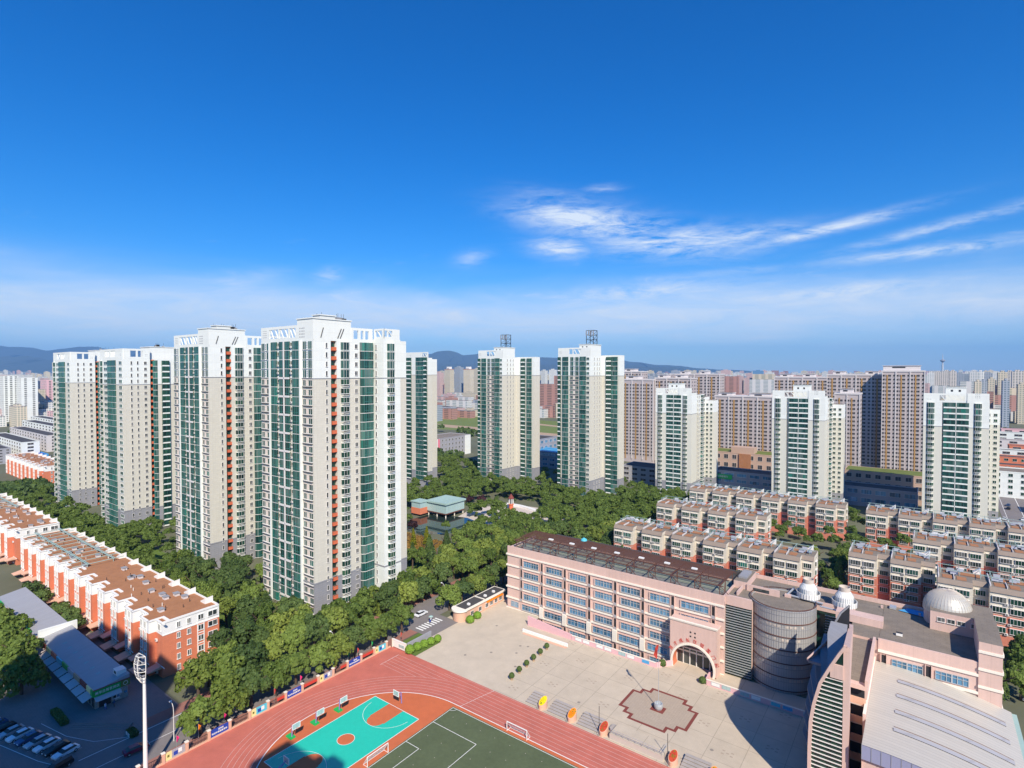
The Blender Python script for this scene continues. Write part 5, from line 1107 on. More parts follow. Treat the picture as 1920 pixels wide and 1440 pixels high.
q=MB(); q.box(.0,.25,-.3,5.2,3.0,4.5,'shopgreen'); q.box(0,.25,5.25,7.2,3.0,4.5,'greenroof'); q.box(-.05,.27,-.35,7.3,4.5,4.62,'darkred'); q.box(-1.5,.0,-.45,-.2,3.0,4.5,'shopgreen'); q.obj('corner_sign_board',SH)
me=text_mesh('美华日用百货店',.72,'paint'); o=mk('sign_lettering',me,SH,(.3,2.45,3.75)); o.rotation_euler=(R(90),0,R(90))
q=MB(); q.lathe([(.42,0),(.5,.02),(.5,.06),(.42,.06)],'paint',20); o=mk('sign_emblem',q.mesh('sign_emblem'),SH,(.27,6.2,3.75)); o.rotation_euler=(0,R(90),0)
q=MB(); q.poly([(.1,-.2,2.95),(1.5,-.2,2.3),(1.5,5.1,2.3),(.1,5.1,2.95)],'awning').poly([(.1,-.2,2.92),(.1,5.1,2.92),(1.5,5.1,2.27),(1.5,-.2,2.27)],'awning'); q.obj('awning',SH); q=MB(); q.box(.01,.06,.8,3.2,0,2.2,'dark'); q.box(.01,.1,3.5,5.1,.5,1.9,'frame'); q.box(.1,.12,3.65,4.25,.9,1.75,'dark'); q.box(.1,.12,4.4,5.,.9,1.75,'gblue'); q.box(.01,.08,6.,6.6,1.2,1.7,'gblue'); q.obj('shop_front',SH)
MB().box(-4,-1.5,5,7,5.2,6.4,'frame').box(-3.3,-2.2,4.95,5,5.5,6.1,'dark').obj('roof_room',SH)
rt=root('stepped_terrace',-152.5,39.2,'long shallow stone steps in front of the corner shop','steps',None,R(36)); 
for k in range(4): MB().box(0,13,k*.5,k*.5+.46,.05,.12+.09*k,'pave').box(.02,12.98,k*.5-.04,k*.5,.05,.11+.09*k,'riser').obj('step',rt)
for U,V,L_,lb in ((-163.,38.4,8.,'clipped hedge strip beside the parked cars'),(-140.6,46.2,3.,'small clipped hedge by the road corner with four white plates')):
    rt=root('hedge',U,V,lb,'hedge'); b=MB(); r=np.random.RandomState(3)
    b.box(.1,L_-.1,.1,1.3,0,.85,'leafdark')
    for k in range(int(L_*90)):
        p=Vector((r.rand()*L_,r.rand()*1.4,r.rand()*.95)); 
        ax=r.randint(3)
        if ax==0: p.y=0 if r.rand()<.5 else 1.4
        elif ax==1: p.z=.95
        else: p.x=0 if r.rand()<.5 else L_
        n_=Vector(r.normal(size=3)).normalized(); t=n_.orthogonal().normalized()*.13; q=n_.cross(t); b.poly([tuple(p+t+q),tuple(p-t+q),tuple(p-t-q),tuple(p+t-q)],'leafdark')
    b.obj('foliage',rt)
    if L_<4: MB().box(.4,.7,-.2,-.1,.1,.8,'paint').box(.85,1.15,-.2,-.1,.1,.8,'paint').box(1.5,1.8,-.2,-.1,.1,.8,'paint').box(1.95,2.25,-.2,-.1,.1,.8,'paint').obj('white_plate',rt)
# ---------------------------------------------------------------- cars
def carmesh(col,van=False):
    def body():
        b=MB(); 
        prof=[(-2.25,.35),(2.25,.35),(2.28,.62),(2.1,.86),(1.05,.98),(-1.75,1.02),(-2.22,.92),(-2.3,.6)] if not van else [(-2.3,.35),(2.3,.35),(2.35,.7),(2.1,1.05),(1.4,1.15),(-2.2,1.15),(-2.35,.8)]
        for s_,w_ in ((1,.86),):
            n=len(prof); i=len(b.v); b.v+=[(x,-w_,z_) for x,z_ in prof]+[(x,w_,z_) for x,z_ in prof]; k_=b.mi(col)
            for k in range(n): b.f.append((i+k,i+n+k,i+n+(k+1)%n,i+(k+1)%n)); b.m.append(k_)
            b.f.append(tuple(range(i,i+n))); b.f.append(tuple(range(i+2*n-1,i+n-1,-1))); b.m+=[k_,k_]
        rp=[(.45,1.43),(-1.25,1.43)] if not van else [(.9,1.75),(-2.0,1.75)]
        b.poly([(rp[1][0],-.6,rp[1][1]),(rp[0][0],-.6,rp[0][1]),(rp[0][0],.6,rp[0][1]),(rp[1][0],.6,rp[1][1])],col); return b.mesh('body')
    def glas():
        b=MB(); lo=(1.05,-1.85,.97) if not van else (1.5,-2.2,1.14); hi=(.45,-1.25,1.42) if not van else (.9,-2.0,1.74)
        A=[(lo[0],-.8,lo[2]),(lo[0],.8,lo[2]),(lo[1],.8,lo[2]),(lo[1],-.8,lo[2])]; C=[(hi[0],-.6,hi[2]),(hi[0],.6,hi[2]),(hi[1],.6,hi[2]),(hi[1],-.6,hi[2])]
        for k in range(4): b.poly([A[k],A[(k+1)%4],C[(k+1)%4],C[k]],'black')
        return b.mesh('windows')
    return cached(('carb',col,van),body),cached(('carg',van),glas)
def wheel(): 
    b=MB(); b.tube((0,-.11,0),(0,.11,0),.32,'tyre',12); b.tube((0,-.12,0),(0,.12,0),.18,'steel',8); return b.mesh('wheel')
def lampm(): return MB().box(-.04,.04,-.22,.22,-.07,.07,'paint').mesh('headlight')
mat('silver',(.45,.47,.5),.3,.02,metal=.3,spec=.6); mat('carwhite',(.75,.76,.78),.25,.02,spec=.6); mat('carred',(.22,.02,.05),.25,.02,spec=.6); mat('carblue',(.05,.09,.2),.25,.02,spec=.6)
def car(U,V,rz,col,lb,grp=None,van=False,z=.06):
    rt=root('parked_car' if grp else 'car',U,V,lb,'car',grp,rz,z); bm_,gm_=carmesh(col,van); mk('body',bm_,rt); mk('windows',gm_,rt)
    for x in (-1.4,1.4):
        for y_ in (-.8,.8): mk('wheel',cached('wheel',wheel),rt,(x,y_,.32))
    for y_ in (-.6,.6): mk('headlight',cached('lampm',lampm),rt,(2.28,y_,.7))
cs=[('black','black van nearest the road at the bottom edge',True),('carwhite','white wagon, last in the row beside the black van',False),('black','black car between the white wagon and a white saloon',False),('carwhite','white car third from the black van',False),('silver','silvery white car in the middle of the parked row',False),('carblue','dark blue car in the parked row',False),('carwhite','white car left of the dark blue one',False),('silver','silver car near the left end of the parked row',False),('black','black car under the shaded tree',False),('carblue','dark car second from the left frame edge',False),('carwhite','white roofed car at the left frame edge',False),('silver','silver car farthest along the shaded row',False)]
for k,(c,lb,vn) in enumerate(cs): car(-139.9-2.95*k if k else -138.6,36.9-.85*k if k else 33.8,R(-75-.6*k),c,lb,'cars parked in the shaded bay',vn)
car(-132.2,45.2,R(85),'carred','dark red car with a blue roof sign on the street below the floodlight mast'); 
for k,(U,V,c,rz_,lb) in enumerate(((40.5,430,'black',80,'black car on the far road at the right edge'),(41.5,441,'carblue',80,'dark blue car ahead of the black one on the far road'),(36,398,'carwhite',80,'white car nearest on the far road'),(44,402,'carwhite',80,'white car in the outer lane of the far road'),(38,470,'silver',80,'silver car farther up the far road'),(22.5,181,'silver',0,'silver car behind the tree at the right edge'),(-131.5,127,'carwhite',90,'white car beyond the crosswalk'))): car(U,V,R(rz_),c,lb)
# ---------------------------------------------------------------- people
def person(U,V,rz,lb,top,bot):
    rt=root('person',U,V,lb,'person',None,rz,.06)
    vs=[(0,0,.92),(0,0,1.15),(0,.01,1.4),(0,.02,1.52),(0,.03,1.68),(.1,0,.88),(.11,.1,.48),(.1,.2,.06),(-.1,0,.88),(-.11,-.05,.48),(-.1,-.2,.08),(.2,0,1.38),(.25,-.06,1.1),(.26,.05,.85),(-.2,0,1.38),(-.25,.08,1.1),(-.26,.2,.9),(.1,.3,.04),(-.1,-.08,.03)]
    es=[(0,1),(1,2),(2,3),(3,4),(0,5),(5,6),(6,7),(0,8),(8,9),(9,10),(2,11),(11,12),(12,13),(2,14),(14,15),(15,16),(7,17),(10,18)]
    rr=[.14,.15,.15,.06,.115,.1,.065,.045,.1,.065,.045,.06,.045,.035,.06,.045,.035,.035,.035]
    me=bpy.data.meshes.new('body'); me.from_pydata(vs,es,[]); me.materials.append(M[bot]); o=mk('body',me,rt); md=o.modifiers.new('s','SKIN'); md.use_smooth_shade=True
    for i,x in enumerate(me.skin_vertices[0].data): x.radius=(rr[i],rr[i]*.8); x.use_root=(i==0)
    sb=o.modifiers.new('u','SUBSURF'); sb.levels=1; sb.render_levels=1
    MB().lathe([(.17,.85),(.185,1.1),(.2,1.38),(.1,1.47)],top,12).obj('shirt',rt); MB().lathe([(.115,1.64),(.12,1.74),(.07,1.83),(0,1.85)],'black',10).obj('hair',rt)
person(-124.6,124.2,R(40),'person in dark clothes walking on the crosswalk','blue','black'); person(-125.4,125.4,R(60),'person in a pale top with an umbrella on the crosswalk','paint','blue')
rt=root('umbrella',-125.4,125.4,'pale green umbrella held by the walker on the crosswalk','umbrella'); MB().lathe([(.75,1.85),(.45,2.08),(.0,2.18)],'copper',10).tube((0,0,1.),(0,0,2.15),.015,'steel',4).obj('canopy',rt)
person(-154.4,46.6,0,'person in white standing at the corner shop door','paint','blue'); person(-154.2,48.3,2,'person in dark blue beside the corner shop door','carblue','black')
# ---------------------------------------------------------------- trees
def crown_np(seed,n,kind='round',leaf=.085):
    r=np.random.RandomState(seed); C_=[];Nn=[]
    if kind=='cone':
        for k in range(n):
            h=r.rand()**.8; lay=.5+.5*((h*9)%1.0); rad=(1-h)*.62*(.55+.45*lay)+.03; t=r.rand()*6.283; q=rad*(.6+.4*r.rand()**.4); C_.append((q*math.cos(t),q*math.sin(t),-1+2.1*h)); Nn.append((math.cos(t)*.6,math.sin(t)*.6,.7))
        C_=np.array(C_);Nn=np.array(Nn)
    else:
        nb=r.randint(26,44); bc=r.normal(size=(nb,3)); bc/=np.linalg.norm(bc,axis=1)[:,None]; bc[:,2]=np.abs(bc[:,2])*1.0-.5*(r.rand(nb)<.5); bc*=(.50+.34*r.rand(nb))[:,None]; bc=np.vstack([bc,[[0,0,.1]]]); br=.15+.20*r.rand(nb+1)**1.5; br[-1]=.56
        pi=br**2/np.sum(br**2); idx=r.choice(nb+1,size=n,p=pi); d=r.normal(size=(n,3)); d/=np.linalg.norm(d,axis=1)[:,None]; d[:,2]=np.where(d[:,2]<-.55,-d[:,2],d[:,2])
        C_=bc[idx]+d*(br[idx]*(.80+.28*r.rand(n)))[:,None]; Nn=d*.8+C_*.5
        C_[:,2]*=.88
    nn=Nn+r.normal(size=(len(C_),3))*.55; nn/=np.linalg.norm(nn,axis=1)[:,None]; a=np.cross(nn,r.normal(size=nn.shape)); a/=np.linalg.norm(a,axis=1)[:,None]; b_=np.cross(nn,a); s=(leaf*(.65+.7*r.rand(len(C_))))[:,None]
    return np.stack([C_+a*s,C_+b_*s*.8,C_-a*s,C_-b_*s*.8],axis=1)   # n,4,3
def np_mesh(name,Q,m):
    n=len(Q); me=bpy.data.meshes.new(name); me.vertices.add(n*4); me.vertices.foreach_set('co',Q.reshape(-1).astype(np.float32)); me.loops.add(n*4); me.loops.foreach_set('vertex_index',np.arange(n*4,dtype=np.int32)); me.polygons.add(n); me.polygons.foreach_set('loop_start',np.arange(0,n*4,4,dtype=np.int32)); me.materials.append(M[m]); me.update(calc_edges=True); me.validate(); return me
def trunk_mesh(seed):
    r=random.Random(seed); b=MB(); b.tube((0,0,0),(.03,0,.5),.045,'trunk',7,.035)
    for k in range(5): t=k*1.26+r.random(); b.tube((.03,0,.38+.04*k),(.4*math.cos(t),.4*math.sin(t),.75+.1*r.random()),.025,'trunk',5,.01)
    return b.mesh('trunk')
TM=[trunk_mesh(k) for k in range(3)]
CM={}
for lf,ks in (('leaf',range(6)),('leafdark',range(6,10)),('leaflight',range(11,15)),('leafpurple',(10,))): CM[lf]=[np_mesh('crown',crown_np(k,3000,'round',.078),lf) for k in ks]
CM['conifer']=[np_mesh('crown',crown_np(k,1800,'cone',.075),'leafdark') for k in (20,21)]; CM['ginkgo']=[np_mesh('crown',crown_np(k,1100,'cone',.085),'leafyellow') for k in (22,)]; CM['lime']=[np_mesh('crown',crown_np(k,1500,'cone',.08),'leaf') for k in (23,24)]
NT=[0]
def tree(U,V,r_,h,kind,lb,grp=None):
    nm={'conifer':'conifer_tree','ginkgo':'ginkgo_tree','lime':'young_tree'}.get(kind,'broadleaf_tree'); rt=root(nm,U,V,lb,'tree',grp); k=NT[0]; NT[0]+=1
    cone=kind in('conifer','ginkgo','lime'); t=mk('trunk',TM[k%3],rt,(0,0,0),k*1.3,(h*.9,h*.9,h*(.95))); cm=CM[kind][(k*7+int(abs(U)))%len(CM[kind])]
    if cone: mk('crown',cm,rt,(0,0,h*.55),k*2.1,(r_*1.4,r_*1.4,h*.46))
    else: s1=r_*1.12; mk('crown',cm,rt,(0,0,h-s1*.95),k*2.399,(s1*(.95+.15*rnd.random()),s1*(.95+.15*rnd.random()),s1*(1.0+.22*rnd.random())))
obst=[(-192,-152,100,146),(-263,-222,100,146),(-350,-312,100,140),(-430,-392,100,140),(-306,-272,268,296),(-264,-220,306,340),(-195,-152,304,338),(-232,-205,211,238),(-224,-182,196,229),(-216,-170,240,272),(-232,-174,160,190),(-104,-27,205,225),(-105,-52,252,272),(-104,-27,296,316),(-22,60,294,314),(-4,60,255,275),(-22,55,209,242),(-144,-108,343,380),(-72,-40,340,382),(-3,30,340,382),(-289,-156.5,55,77),(-400,-298,55,78),(-128,-41,117,172),(-123,-112,125,156),(-255,-155,26,54),(-600,-484,108,132),(-135.5,-122,116,134),(-70,60,380,480),(-178,-66,370,480)]
def free(U,V,r_=2.5): return not any(a-r_<U<b_+r_ and c-r_<V<d<d+1 or (a-r_<U<b_+r_ and c-r_<V<d+r_) for a,b_,c,d in obst)
spots=[]
def addspot(U,V,r_,h,kind,lb,grp=None): spots.append((U,V,r_,h,kind,lb,grp))
ords='first second third fourth fifth sixth seventh eighth ninth tenth eleventh twelfth thirteenth'.split()
for k in range(11): addspot(-127.6+rnd.uniform(-.4,.4),56+k*5.9,3.6+rnd.random()*.8,8.6+rnd.random()*1.2,('leaf','leaflight','leafdark','leaf','leaf')[k%5],f'{ords[k]} leafy street tree from the near end, right behind the painted fence','street trees behind the painted fence')
for k in range(10): addspot(-139.6+rnd.uniform(-.5,.5),61+k*6.3+(9 if k>7 else 0),3.9+rnd.random()*.8,9.6+rnd.random()*1.4,('leaflight','leaf','leafdark')[k%3],f'{ords[k]} tree from the near end in the second street row','second row of street trees')
def scatter(u0,u1,v0,v1,sp,lb,grp,kinds=('leaf','leaf','leafdark','leaflight','leaf','leafdark','leaflight'),rr=(2.5,4.7),hh=(7.5,11),con=0.06):
    P=[]; n=int((u1-u0)*(v1-v0)/(sp*sp)*3)
    for _ in range(n):
        U,V=rnd.uniform(u0,u1),rnd.uniform(v0,v1); r_=rnd.uniform(*rr)
        if not free(U,V,r_*.75): continue
        if any((U-a)**2+(V-b_)**2<(sp*(.72+.1*r_/4))**2 for a,b_ in P): continue
        P.append((U,V)); kd='conifer' if rnd.random()<con else rnd.choice(kinds); tone={'leaf':'mid green','leaflight':'light green','leafdark':'dark green','conifer':'dark pointed'}[kd]; q=(r_-rr[0])/(rr[1]-rr[0]); fu=int(4.99*(U-u0)/(u1-u0)) if u1-u0>20 else 2; fv=int(3.99*(V-v0)/(v1-v0)) if v1-v0>16 else int(1.99*(V-v0)/(v1-v0))*3
        place_=('far left','left','middle','right','far right')[fu]+' '+('front','near','back','rear')[fv]; addspot(U,V,r_,rnd.uniform(*hh),kd,f"{('slim','mid-sized','broad')[min(2,int(q*3))]} {tone} tree {lb}, {place_}",grp)
scatter(-157,-143.5,60,104,5.6,'in the grove beside the brick red row','grove beside the nearest brick red row')
scatter(-152,-144,104,200,6.6,'along the street past the nearest tower','trees along the street past the nearest tower')
scatter(-290,-158,79,104,6.2,'in the wood behind the brick red row','wood in front of the near tall towers')
scatter(-480,-290,78,103,6.8,'in the wood in front of the leftmost tall towers','wood in front of the far left towers')
scatter(-222,-192,104,150,8.5,'in the gap between the two nearest tall towers','trees in the gaps between the tall towers')
scatter(-310,-264,104,150,9,'in the gap left of the second tall tower','trees left of the second tall tower')
scatter(-262,-144,148,200,6.5,'on the near side of the park flower bed','park trees on the near side of the pond',con=.12)
scatter(-270,-144,200,300,7.,'around the pond and the park square','park trees around the pond and square',con=.05)
scatter(-144,-106,176,305,6.6,'in the park corner by the walk-up rows','park trees by the red and cream rows',rr=(3.4,5.2),hh=(9,13))
scatter(-290,-106,272,345,7.4,'at the foot of the two antenna towers','trees at the foot of the antenna towers',hh=(7,10))
scatter(-345,-262,296,350,8,'between narrow tower and left antenna tower','trees left of the antenna towers')
scatter(-28,-22,185,330,6.,'in the gap between the walk-up rows','trees in the gap between the walk-up rows',rr=(2.4,3.4),con=0)
scatter(22,60,176,300,9,'at the right frame edge beside the school','trees at the right frame edge'); scatter(62,110,380,470,11,'by the far road at the right edge','trees by the far road',rr=(4,6)); scatter(-70,-30,322,345,8,'at the foot of the middle cream tower','trees at the foot of the cream towers'); scatter(20,27,190,240,7,'beside the low street at the right edge','trees beside the low street')
for k in range(6): addspot(-126.6+rnd.uniform(-.4,.4),135.5+k*6.,3.9,9.3,('leaf','leafdark','leaflight')[k%3],f'{ords[k]} tree of the short row behind the gatehouse, counted from its rounded end','trees behind the gatehouse')
scatter(-144,-137,112,200,5.6,'along the left side of the street past the crossing','trees along the left side of the street',con=0)
scatter(-101,-30,226,252,7.,'between the first two walk-up rows','trees between the first and second walk-up rows',rr=(2,3.2),hh=(6,11),con=.2); scatter(-101,-30,273,296,7.,'in the yard before the farthest walk-up row','trees before the farthest walk-up row',rr=(2,3.2),hh=(6,11)); scatter(-20,40,241,256,6.5,'in the yard between the right walk-up rows','trees between the right walk-up rows',rr=(2,3),hh=(6,11)); scatter(-20,45,276,296,6.5,'before the long right walk-up row','trees before the long right walk-up row',rr=(2,3),hh=(6,11))
scatter(-98,18,176,206,9,'between the school and the walk-up rows','trees between the school and the walk-up rows',rr=(2,3.),hh=(7,11),con=.4)
for U,V,lb in ((-178.5,36.5,'large shaded broadleaf tree in front of the shops, nearest the parked cars'),(-187,35.5,'large half shaded tree left of the shops by the parked cars'),(-195,39.5,'sunlit tree at the left frame edge by the shops'),(-203,39,'bright tree farther along the left frame edge by the shops'),(-214,41,'bright tree at the far end of the shop forecourt'),(-226,40,'farthest forecourt tree at the left frame edge')): addspot(U,V,4.6,9.5,'leaf',lb)
for U,V,lb in ((-206,54.6,'small tree squeezed between shop roof and brick red row, nearer one'),(-213,55.2,'small tree squeezed between shop roof and brick red row, middle one'),(-222,54.8,'small tree squeezed between shop roof and brick red row, farther one'),(-240,54.6,'bushy tree behind the far part of the shop roof'),(-250,54.8,'bushy tree behind the farthest shop roof')): addspot(U,V,2.9,6.5,'leafdark',lb)
addspot(-181,178.5,2.5,9.,'ginkgo','right one of two bright yellow green ginkgo trees in the park'); addspot(-186.5,175.5,2.1,8.,'ginkgo','left one of two bright yellow green ginkgo trees in the park')
for U,V,lb in ((-219.,252,'left purple leaved tree beside the park square'),(-213,256,'right purple leaved tree beside the park square'),(-205,192.5,'purple leaved tree on the near side of the pond')): addspot(U,V,2.6,5.8,'leafpurple',lb)
for U,V,kd,r_,h,lb in ((-47,186,'lime',2.2,10,'small bright tree behind the school roof, left of the cooling towers'),(-38,187,'lime',1.8,9,'thin bright tree close left of the cooling towers'),(-9,190,'lime',1.9,10,'thin tree behind the roof between cooling towers and dome'),(-2.5,190,'lime',2.,10.5,'pointed tree behind the roof left of the blue tarpaulin'),(3.5,191,'lime',2.4,13.5,'tall pointed bright tree just left of the silver dome'),(-24,232,'lime',3.6,12,'bright yellow green tree right of the red and cream row ends'),(20,181,'leaf',4.2,9.5,'tree with reddish top just right of the pink east wing'),(-198,168,'conifer',3.,11,'big dark conifer in front of the flower bed')): addspot(U,V,r_,h,kd,lb)
spots.sort(key=lambda s:math.hypot(*W(s[0],s[1])[:2])); vis=[]; mass=[]
for s in spots:
    x,y_,_=W(s[0],s[1]); 
    if y_<60 or abs(x/y_)>1.02: continue
    (vis if len(vis)<298 or s[6] is None else mass).append(s)
for s in vis: tree(*s)
Qs=[]; base=[crown_np(40+k,1500,'round',.105) for k in range(5)]
def addmass(U,V,r_,h):
    q=base[rnd.randrange(len(base))]; a=rnd.random()*6.28; c_,s_=math.cos(a),math.sin(a); x=q[...,0]*c_-q[...,1]*s_; y2=q[...,0]*s_+q[...,1]*c_; X,Y,_=W(U,V); Qs.append(np.stack([x*r_+X,y2*r_+Y,q[...,2]*r_*.95+h-r_*.8],axis=-1))
for s in mass: addmass(s[0],s[1],s[2],s[3])
if Qs: o=mk('tree_mass',np_mesh('tree_mass',np.concatenate(Qs),'leaf')); tag(o,'dense green tree canopy filling the park around the towers',None,None,'stuff')
# far tree belts and bushes between the city blocks: countless, one mass
Qs=[]; lowb=[crown_np(60+k,150,'round',.30) for k in range(5)]; base=lowb
for _ in range(900):
    D=rnd.uniform(480,2600); a=rnd.uniform(-.98,.98); x,y_=a*D,D; U=x*cu+y_*su; V=-x*su+y_*cu
    if not free(U,V,4) or (-620<U<-90 and 540<V<765): continue
    if noise is None: pass
    if math.sin(U*.011+1.3)*math.cos(V*.013)+.25*math.sin(U*.05)<.1: continue
    for j in range(3): addmass(U+rnd.uniform(-14,14),V+rnd.uniform(-9,9),rnd.uniform(4,7),rnd.uniform(7,11))
for _ in range(90): addmass(rnd.uniform(-480,-440),rnd.uniform(60,108),5,9); 
for _ in range(120): addmass(rnd.uniform(-620,-480),rnd.uniform(205,240),6,11)
o=mk('distant_trees',np_mesh('distant_trees',np.concatenate(Qs),'leafdark')); tag(o,'scattered distant tree belts between the far city blocks',None,None,'stuff')
# low shrubs under the park trees
Qs=[]; base=[crown_np(80+k,110,'round',.22) for k in range(4)]
for _ in range(1500):
    U,V=rnd.uniform(-290,-106),rnd.uniform(78,345)
    if free(U,V,1) and not(-158<U and V<176) : addmass(U,V,rnd.uniform(.9,1.8),rnd.uniform(1.,2.2))
o=mk('undergrowth',np_mesh('undergrowth',np.concatenate(Qs),'leafdark')); tag(o,'low shrubs covering the ground under the park trees',None,None,'stuff')
Qs=[]; base=[crown_np(90+k,60,'round',.3) for k in range(4)]
for _ in range(700):
    U,V=rnd.uniform(-232,-174),rnd.uniform(162,188); addmass(U,V,rnd.uniform(.8,1.5),rnd.uniform(.6,1.1))
o=mk('flowering_bushes',np_mesh('flowering_bushes',np.concatenate(Qs),'flowers')); tag(o,'yellow and rust coloured low bushes in the park bed',None,None,'stuff')
# ---------------------------------------------------------------- the far city
def fbox(name,px0,px1,D,h,m,lb,grp,roofm='farroof',dep=16,cap=None):
    x0,x1=(px0-960)/1040*D,(px1-960)/1040*D; w_=(x1-x0)*.92; rt=mk(name,None,None,((x0+x1)/2,D,0),TH*(.0 if w_<30 else 0)+TH); tag(rt,lb,'building',grp)
    w_*=.78; b=MB(); b.box(-w_/2,w_/2,0,dep,0,h,m,roofm); b.box(-w_/2*.4,w_/2*.4,dep*.2,dep*.7,h,h+3,m,roofm); b.obj('wall',rt)
    if cap: MB().prism([(-w_/2-.5,-.5),(w_/2+.5,-.5),(w_/2+.5,dep+.5),(-w_/2-.5,dep+.5)],h,h+1.,cap).prism([(-w_/4,dep*.2),(w_/4,dep*.2),(w_/4,dep*.8),(-w_/4,dep*.8)],h+1,h+7,'white',cap).obj('roof',rt)
    return rt
for k,(a,c,D,h,m,cap,lb) in enumerate(((812,828,1500,78,'ffp',None,'pinkish far tower just right of the nearest tower'),(829,848,1450,86,'ffy','farr','yellowish far tower with a red cap, left one'),(848,866,1500,92,'ffg',None,'tall grey far tower between the two red capped towers'),(864,886,1450,86,'ffy','farr','yellowish far tower with a red cap, right one'),(884,900,1600,88,'ffy',None,'pale far tower touching the left antenna tower'),(1012,1024,1700,84,'ffw',None,'pale far tower between the antenna towers, left one'),(1026,1042,1700,86,'ffw',None,'pale far tower between the antenna towers, right one'),
    (1350,1372,1500,66,'ffp',None,'pink far block right of the far striped slab'),(1374,1394,1500,68,'ffp',None,'pink far block, second from the striped slab'),(1393,1412,1480,64,'ffp',None,'pink far block, third from the striped slab'),(1408,1433,2000,84,'farblue',None,'blue glass office block on the skyline'),(1432,1452,1700,78,'ffw',None,'white far tower right of the blue glass block'),
    (40,46,1700,60,'ffw',None,'slim white far tower at the left edge'))): fbox('far_tower',a,c,D,h,m,lb,'far towers beyond the park',cap=cap)
k=0; x=1738
while x<1935:
    w_=rnd.uniform(12,20); D=rnd.uniform(1150,1500); h=80-rnd.uniform(-1.5,5)*D/1040
    if x>1815: D=rnd.uniform(900,1250); h=80-rnd.uniform(-2,3)*D/1040
    fbox('far_tower',x,x+w_*1.1,D,h,rnd.choice(['ffy','ffg','ffw','ffb']),f'{ords[min(k,12)]} tower from the left in the dense cluster on the right skyline','dense tower cluster on the right skyline'); k+=1; x+=w_*.78
    if x>1830 and rnd.random()<.6: fbox('far_tower',x-4,x+10,D*.8,80-rnd.uniform(12,24)*D*.8/1040,rnd.choice(['ffg','ffy']),'lower tower standing in front of the dense cluster on the right skyline','lower towers before the right cluster')
cols={'ffw':'white','ffp':'pink','ffy':'cream','ffr':'brick red','ffg':'grey','ffb':'pale banded'}
secs=[(-20,110,'left edge'),(800,900,'gap left of the left antenna tower'),(1005,1046,'gap between the antenna towers'),(1160,1360,'skyline above the striped slabs'),(1340,1460,'gap between the left and middle cream towers'),(1460,1740,'skyline above the tallest slabs'),(1740,1940,'right edge beyond the road')]
n=0
for a,c,where in secs:
    cnt=int((c-a)/7.5)
    for j in range(cnt):        # low and mid blocks
        D=rnd.choice([rnd.uniform(800,1150),rnd.uniform(1150,1900)]) if 'skyline' not in where else rnd.uniform(1500,2600); px=rnd.uniform(a,c); h=rnd.choice([12,15,18,18,24,30]) if D<1900 else rnd.uniform(30,60)
        U=(px-960)/1040*D*cu+D*su; V=-(px-960)/1040*D*su+D*cu
        if -640<U<-70 and 540<V<790: continue
        m=rnd.choice(['ffw','ffr','ffp','ffw','ffy']); w_=rnd.uniform(30,70)*1040/D
        fbox('far_block',px-w_/2,px+w_/2,D,h,m,f'low {cols[m]} far block, {where}',f'low {cols[m]} far blocks, {where}',dep=12); n+=1
    for j in range(int((c-a)/9)):
        D=rnd.uniform(2200,4200); px=a+(c-a)*(j+rnd.random())/int((c-a)/9+1); h=80-rnd.uniform(-3.0,6)*D/1040; m=rnd.choice(['ffw','ffw','ffy','ffg','ffp']); w_=rnd.uniform(22,50)*1040/D
        fbox('far_tower',px-w_/2,px+w_/2,D,h,m,f'distant {cols[m]} tower, {where}',f'distant {cols[m]} towers, {where}'); n+=1
b=MB(); r=random.Random(5)
def wb(x,y_,w_,d_,h,m): 
    p=[(x+a*w_*cu-c*d_*su,y_+a*w_*su+c*d_*cu) for a,c in ((-.5,0),(.5,0),(.5,1),(-.5,1))]; b.prism(p,0,h,m,'farroof')
for _ in range(5200):
    D=900+8600*r.random()**1.6; a=r.uniform(-.98,.98); U=a*D*cu+D*su; V=-a*D*su+D*cu
    if -640<U<-70 and 500<V<800: continue
    if D<1500 and -620<U<100 and V<640: continue
    if D<1500 and U>100 and a>.95: continue
    h=r.choice([12,15,18,20,26]) if r.random()<(.93 if D<1800 else .72) else r.uniform(40,76+(D>4500)*18); wb(a*D,D,r.uniform(25,70),14,h,r.choice(['ffw','ffw','ffy','ffp','ffr','ffg']))
o=b.obj('distant_city'); tag(o,'endless pale distant city reaching to the mountains',None,None,'stuff')
rt=mk('tv_tower',None,None,((1767-960)/1040*5200,5200,0),0); tag(rt,'slender television tower rising above the right skyline','television tower'); MB().tube((0,0,0),(0,0,175),11,'ffw',10,6).obj('shaft',rt); MB().lathe([(8,168),(20,180),(20,188),(6,196)],'grey',14).obj('pod',rt); MB().tube((0,0,190),(0,0,250),4,'ffw',6,1.2).obj('mast',rt)
for k,(U0,V0,lb) in enumerate(((-360,500,'long white shed on the field edge'),(-300,640,'white shed with a blue front beyond the field'),(-250,560,'low cream barracks in the field between the antenna towers'))): block('shed',U0,U0+60,V0+ (140 if k<2 else 60),V0+(160 if k<2 else 70),6,['white','white','cream'][k],['shedroof','skyblue','haystone'][k],lb,'shed',1,12,'gslab',.5,.4)
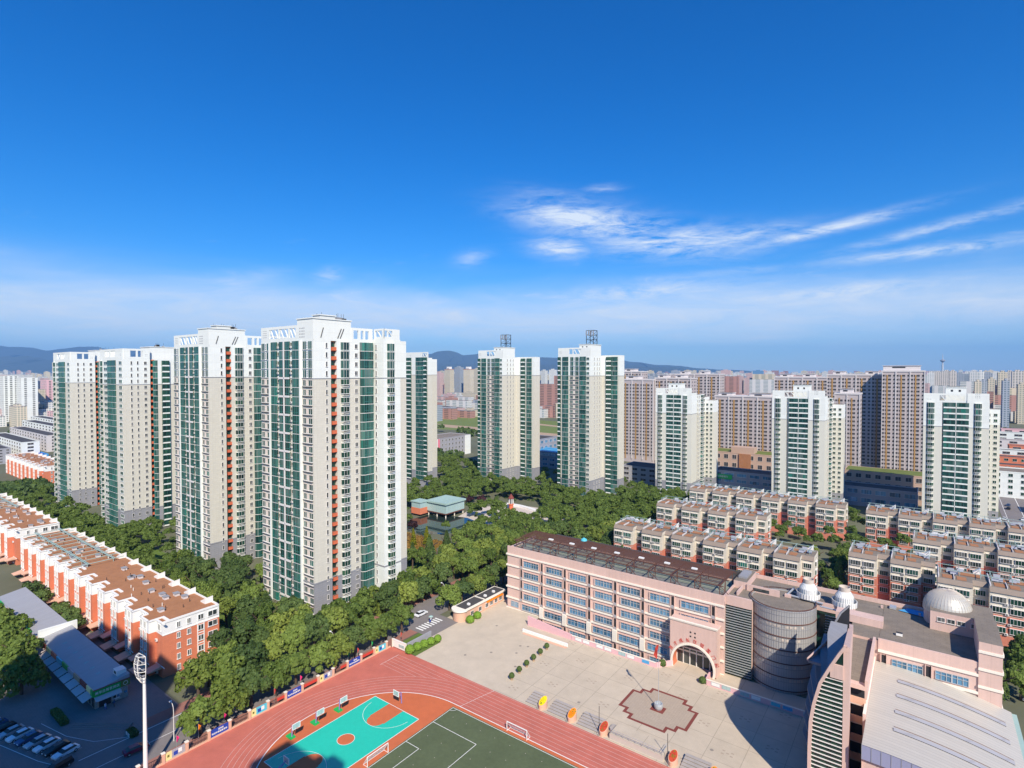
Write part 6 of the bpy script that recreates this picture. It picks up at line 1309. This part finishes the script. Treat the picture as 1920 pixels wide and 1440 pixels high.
# ---------------------------------------------------------------- mountains
def ridge(name,pts,D,seed,thick=2600):
    r=np.random.RandomState(seed); xs=np.arange(-200,2140,12); hh=np.interp(xs,[p[0] for p in pts],[p[1] for p in pts]); ph=r.rand(8)*6.28; v=[];f=[]
    for i,x in enumerate(xs):
        j=sum(math.sin(x*.02*(k+1)**1.5+ph[k])/(k+1) for k in range(8))*2.2 if hh[i]>2 else 0; top=max(80+(hh[i]+j*min(1,hh[i]/20))*D/1040,5) if hh[i]>-5 else 0
        for q in range(7):
            s=q/6; jj=r.normal()*14*(0<q<6); X=(x-960)/1040*D; v.append((X*(1+.02*q*math.sin(i)) if 0 else X+jj*6*math.sin(i*.7+q),D-thick*(1-s),max(-6,top*(s**1.25)+jj*min(1,top/300) -6*(1-s))))
    n=7
    for i in range(len(xs)-1):
        for q in range(n-1): a=i*n+q; f.append((a,a+n,a+n+1,a+1))
    me=bpy.data.meshes.new(name); me.from_pydata(v,[],f); me.materials.append(M['mountain']); o=mk(name,me); o['kind']='structure'
ridge('mountains',[(-200,50),(0,50),(40,48),(90,42),(150,47),(200,41),(260,38),(320,44),(420,36),(600,30),(800,32),(838,37),(870,30),(905,34),(960,27),(1010,30),(1060,26),(1120,24),(1180,17),(1260,12),(1330,6),(1400,2),(1500,-10),(2140,-20)],14000,3)
ridge('mountains',[(-200,30),(60,26),(200,20),(300,16),(700,12),(900,16),(1100,11),(1250,8),(1400,-5),(2140,-20)],11500,5)
# ---------------------------------------------------------------- the towers the picture is taken from, out of view; they shade the street corner
rt=root('apartment_tower',0,0,'high rise behind the camera that the view is taken from','apartment tower','towers behind the camera'); b=MB(); b.box(-30,30,-22,-4,0,80.,'beige','roofgrey'); b.box(-24.5,-15,-17,-8.5,80,98,'white'); b.box(-15,-9.5,-15,-7,80,98,'white'); b.box(-13,-9,-7.5,-5.5,80,98,'white'); b.obj('wall',rt)
rt=root('apartment_tower',-112,-24,'high rise left of the camera shading the shops and the parked cars','apartment tower','towers behind the camera'); b=MB(); b.box(0,46,0,15,0,88,'beige','roofgrey'); b.box(-8,-1,4,15,0,94,'white'); b.box(2,13,4,15,88,96,'white'); b.box(18,28,4,15,88,98,'white'); b.box(31,38,2,15,88,97,'white'); b.obj('wall',rt)
# ---------------------------------------------------------------- haze
HZ=True
if HZ:
    hm=bpy.data.materials.new('haze'); hm.use_nodes=True; T=hm.node_tree; T.nodes.clear(); pv=T.nodes.new('ShaderNodeVolumePrincipled'); pv.inputs['Color'].default_value=(.24,.54,1,1); pv.inputs['Density'].default_value=6e-5; pv.inputs['Anisotropy'].default_value=0.
    ou=T.nodes.new('ShaderNodeOutputMaterial'); T.links.new(pv.outputs[0],ou.inputs['Volume']); M['haze']=hm
    o=MB().box(-21000,21000,-3000,17500,-8,860,'haze').obj('haze'); o['kind']='stuff'
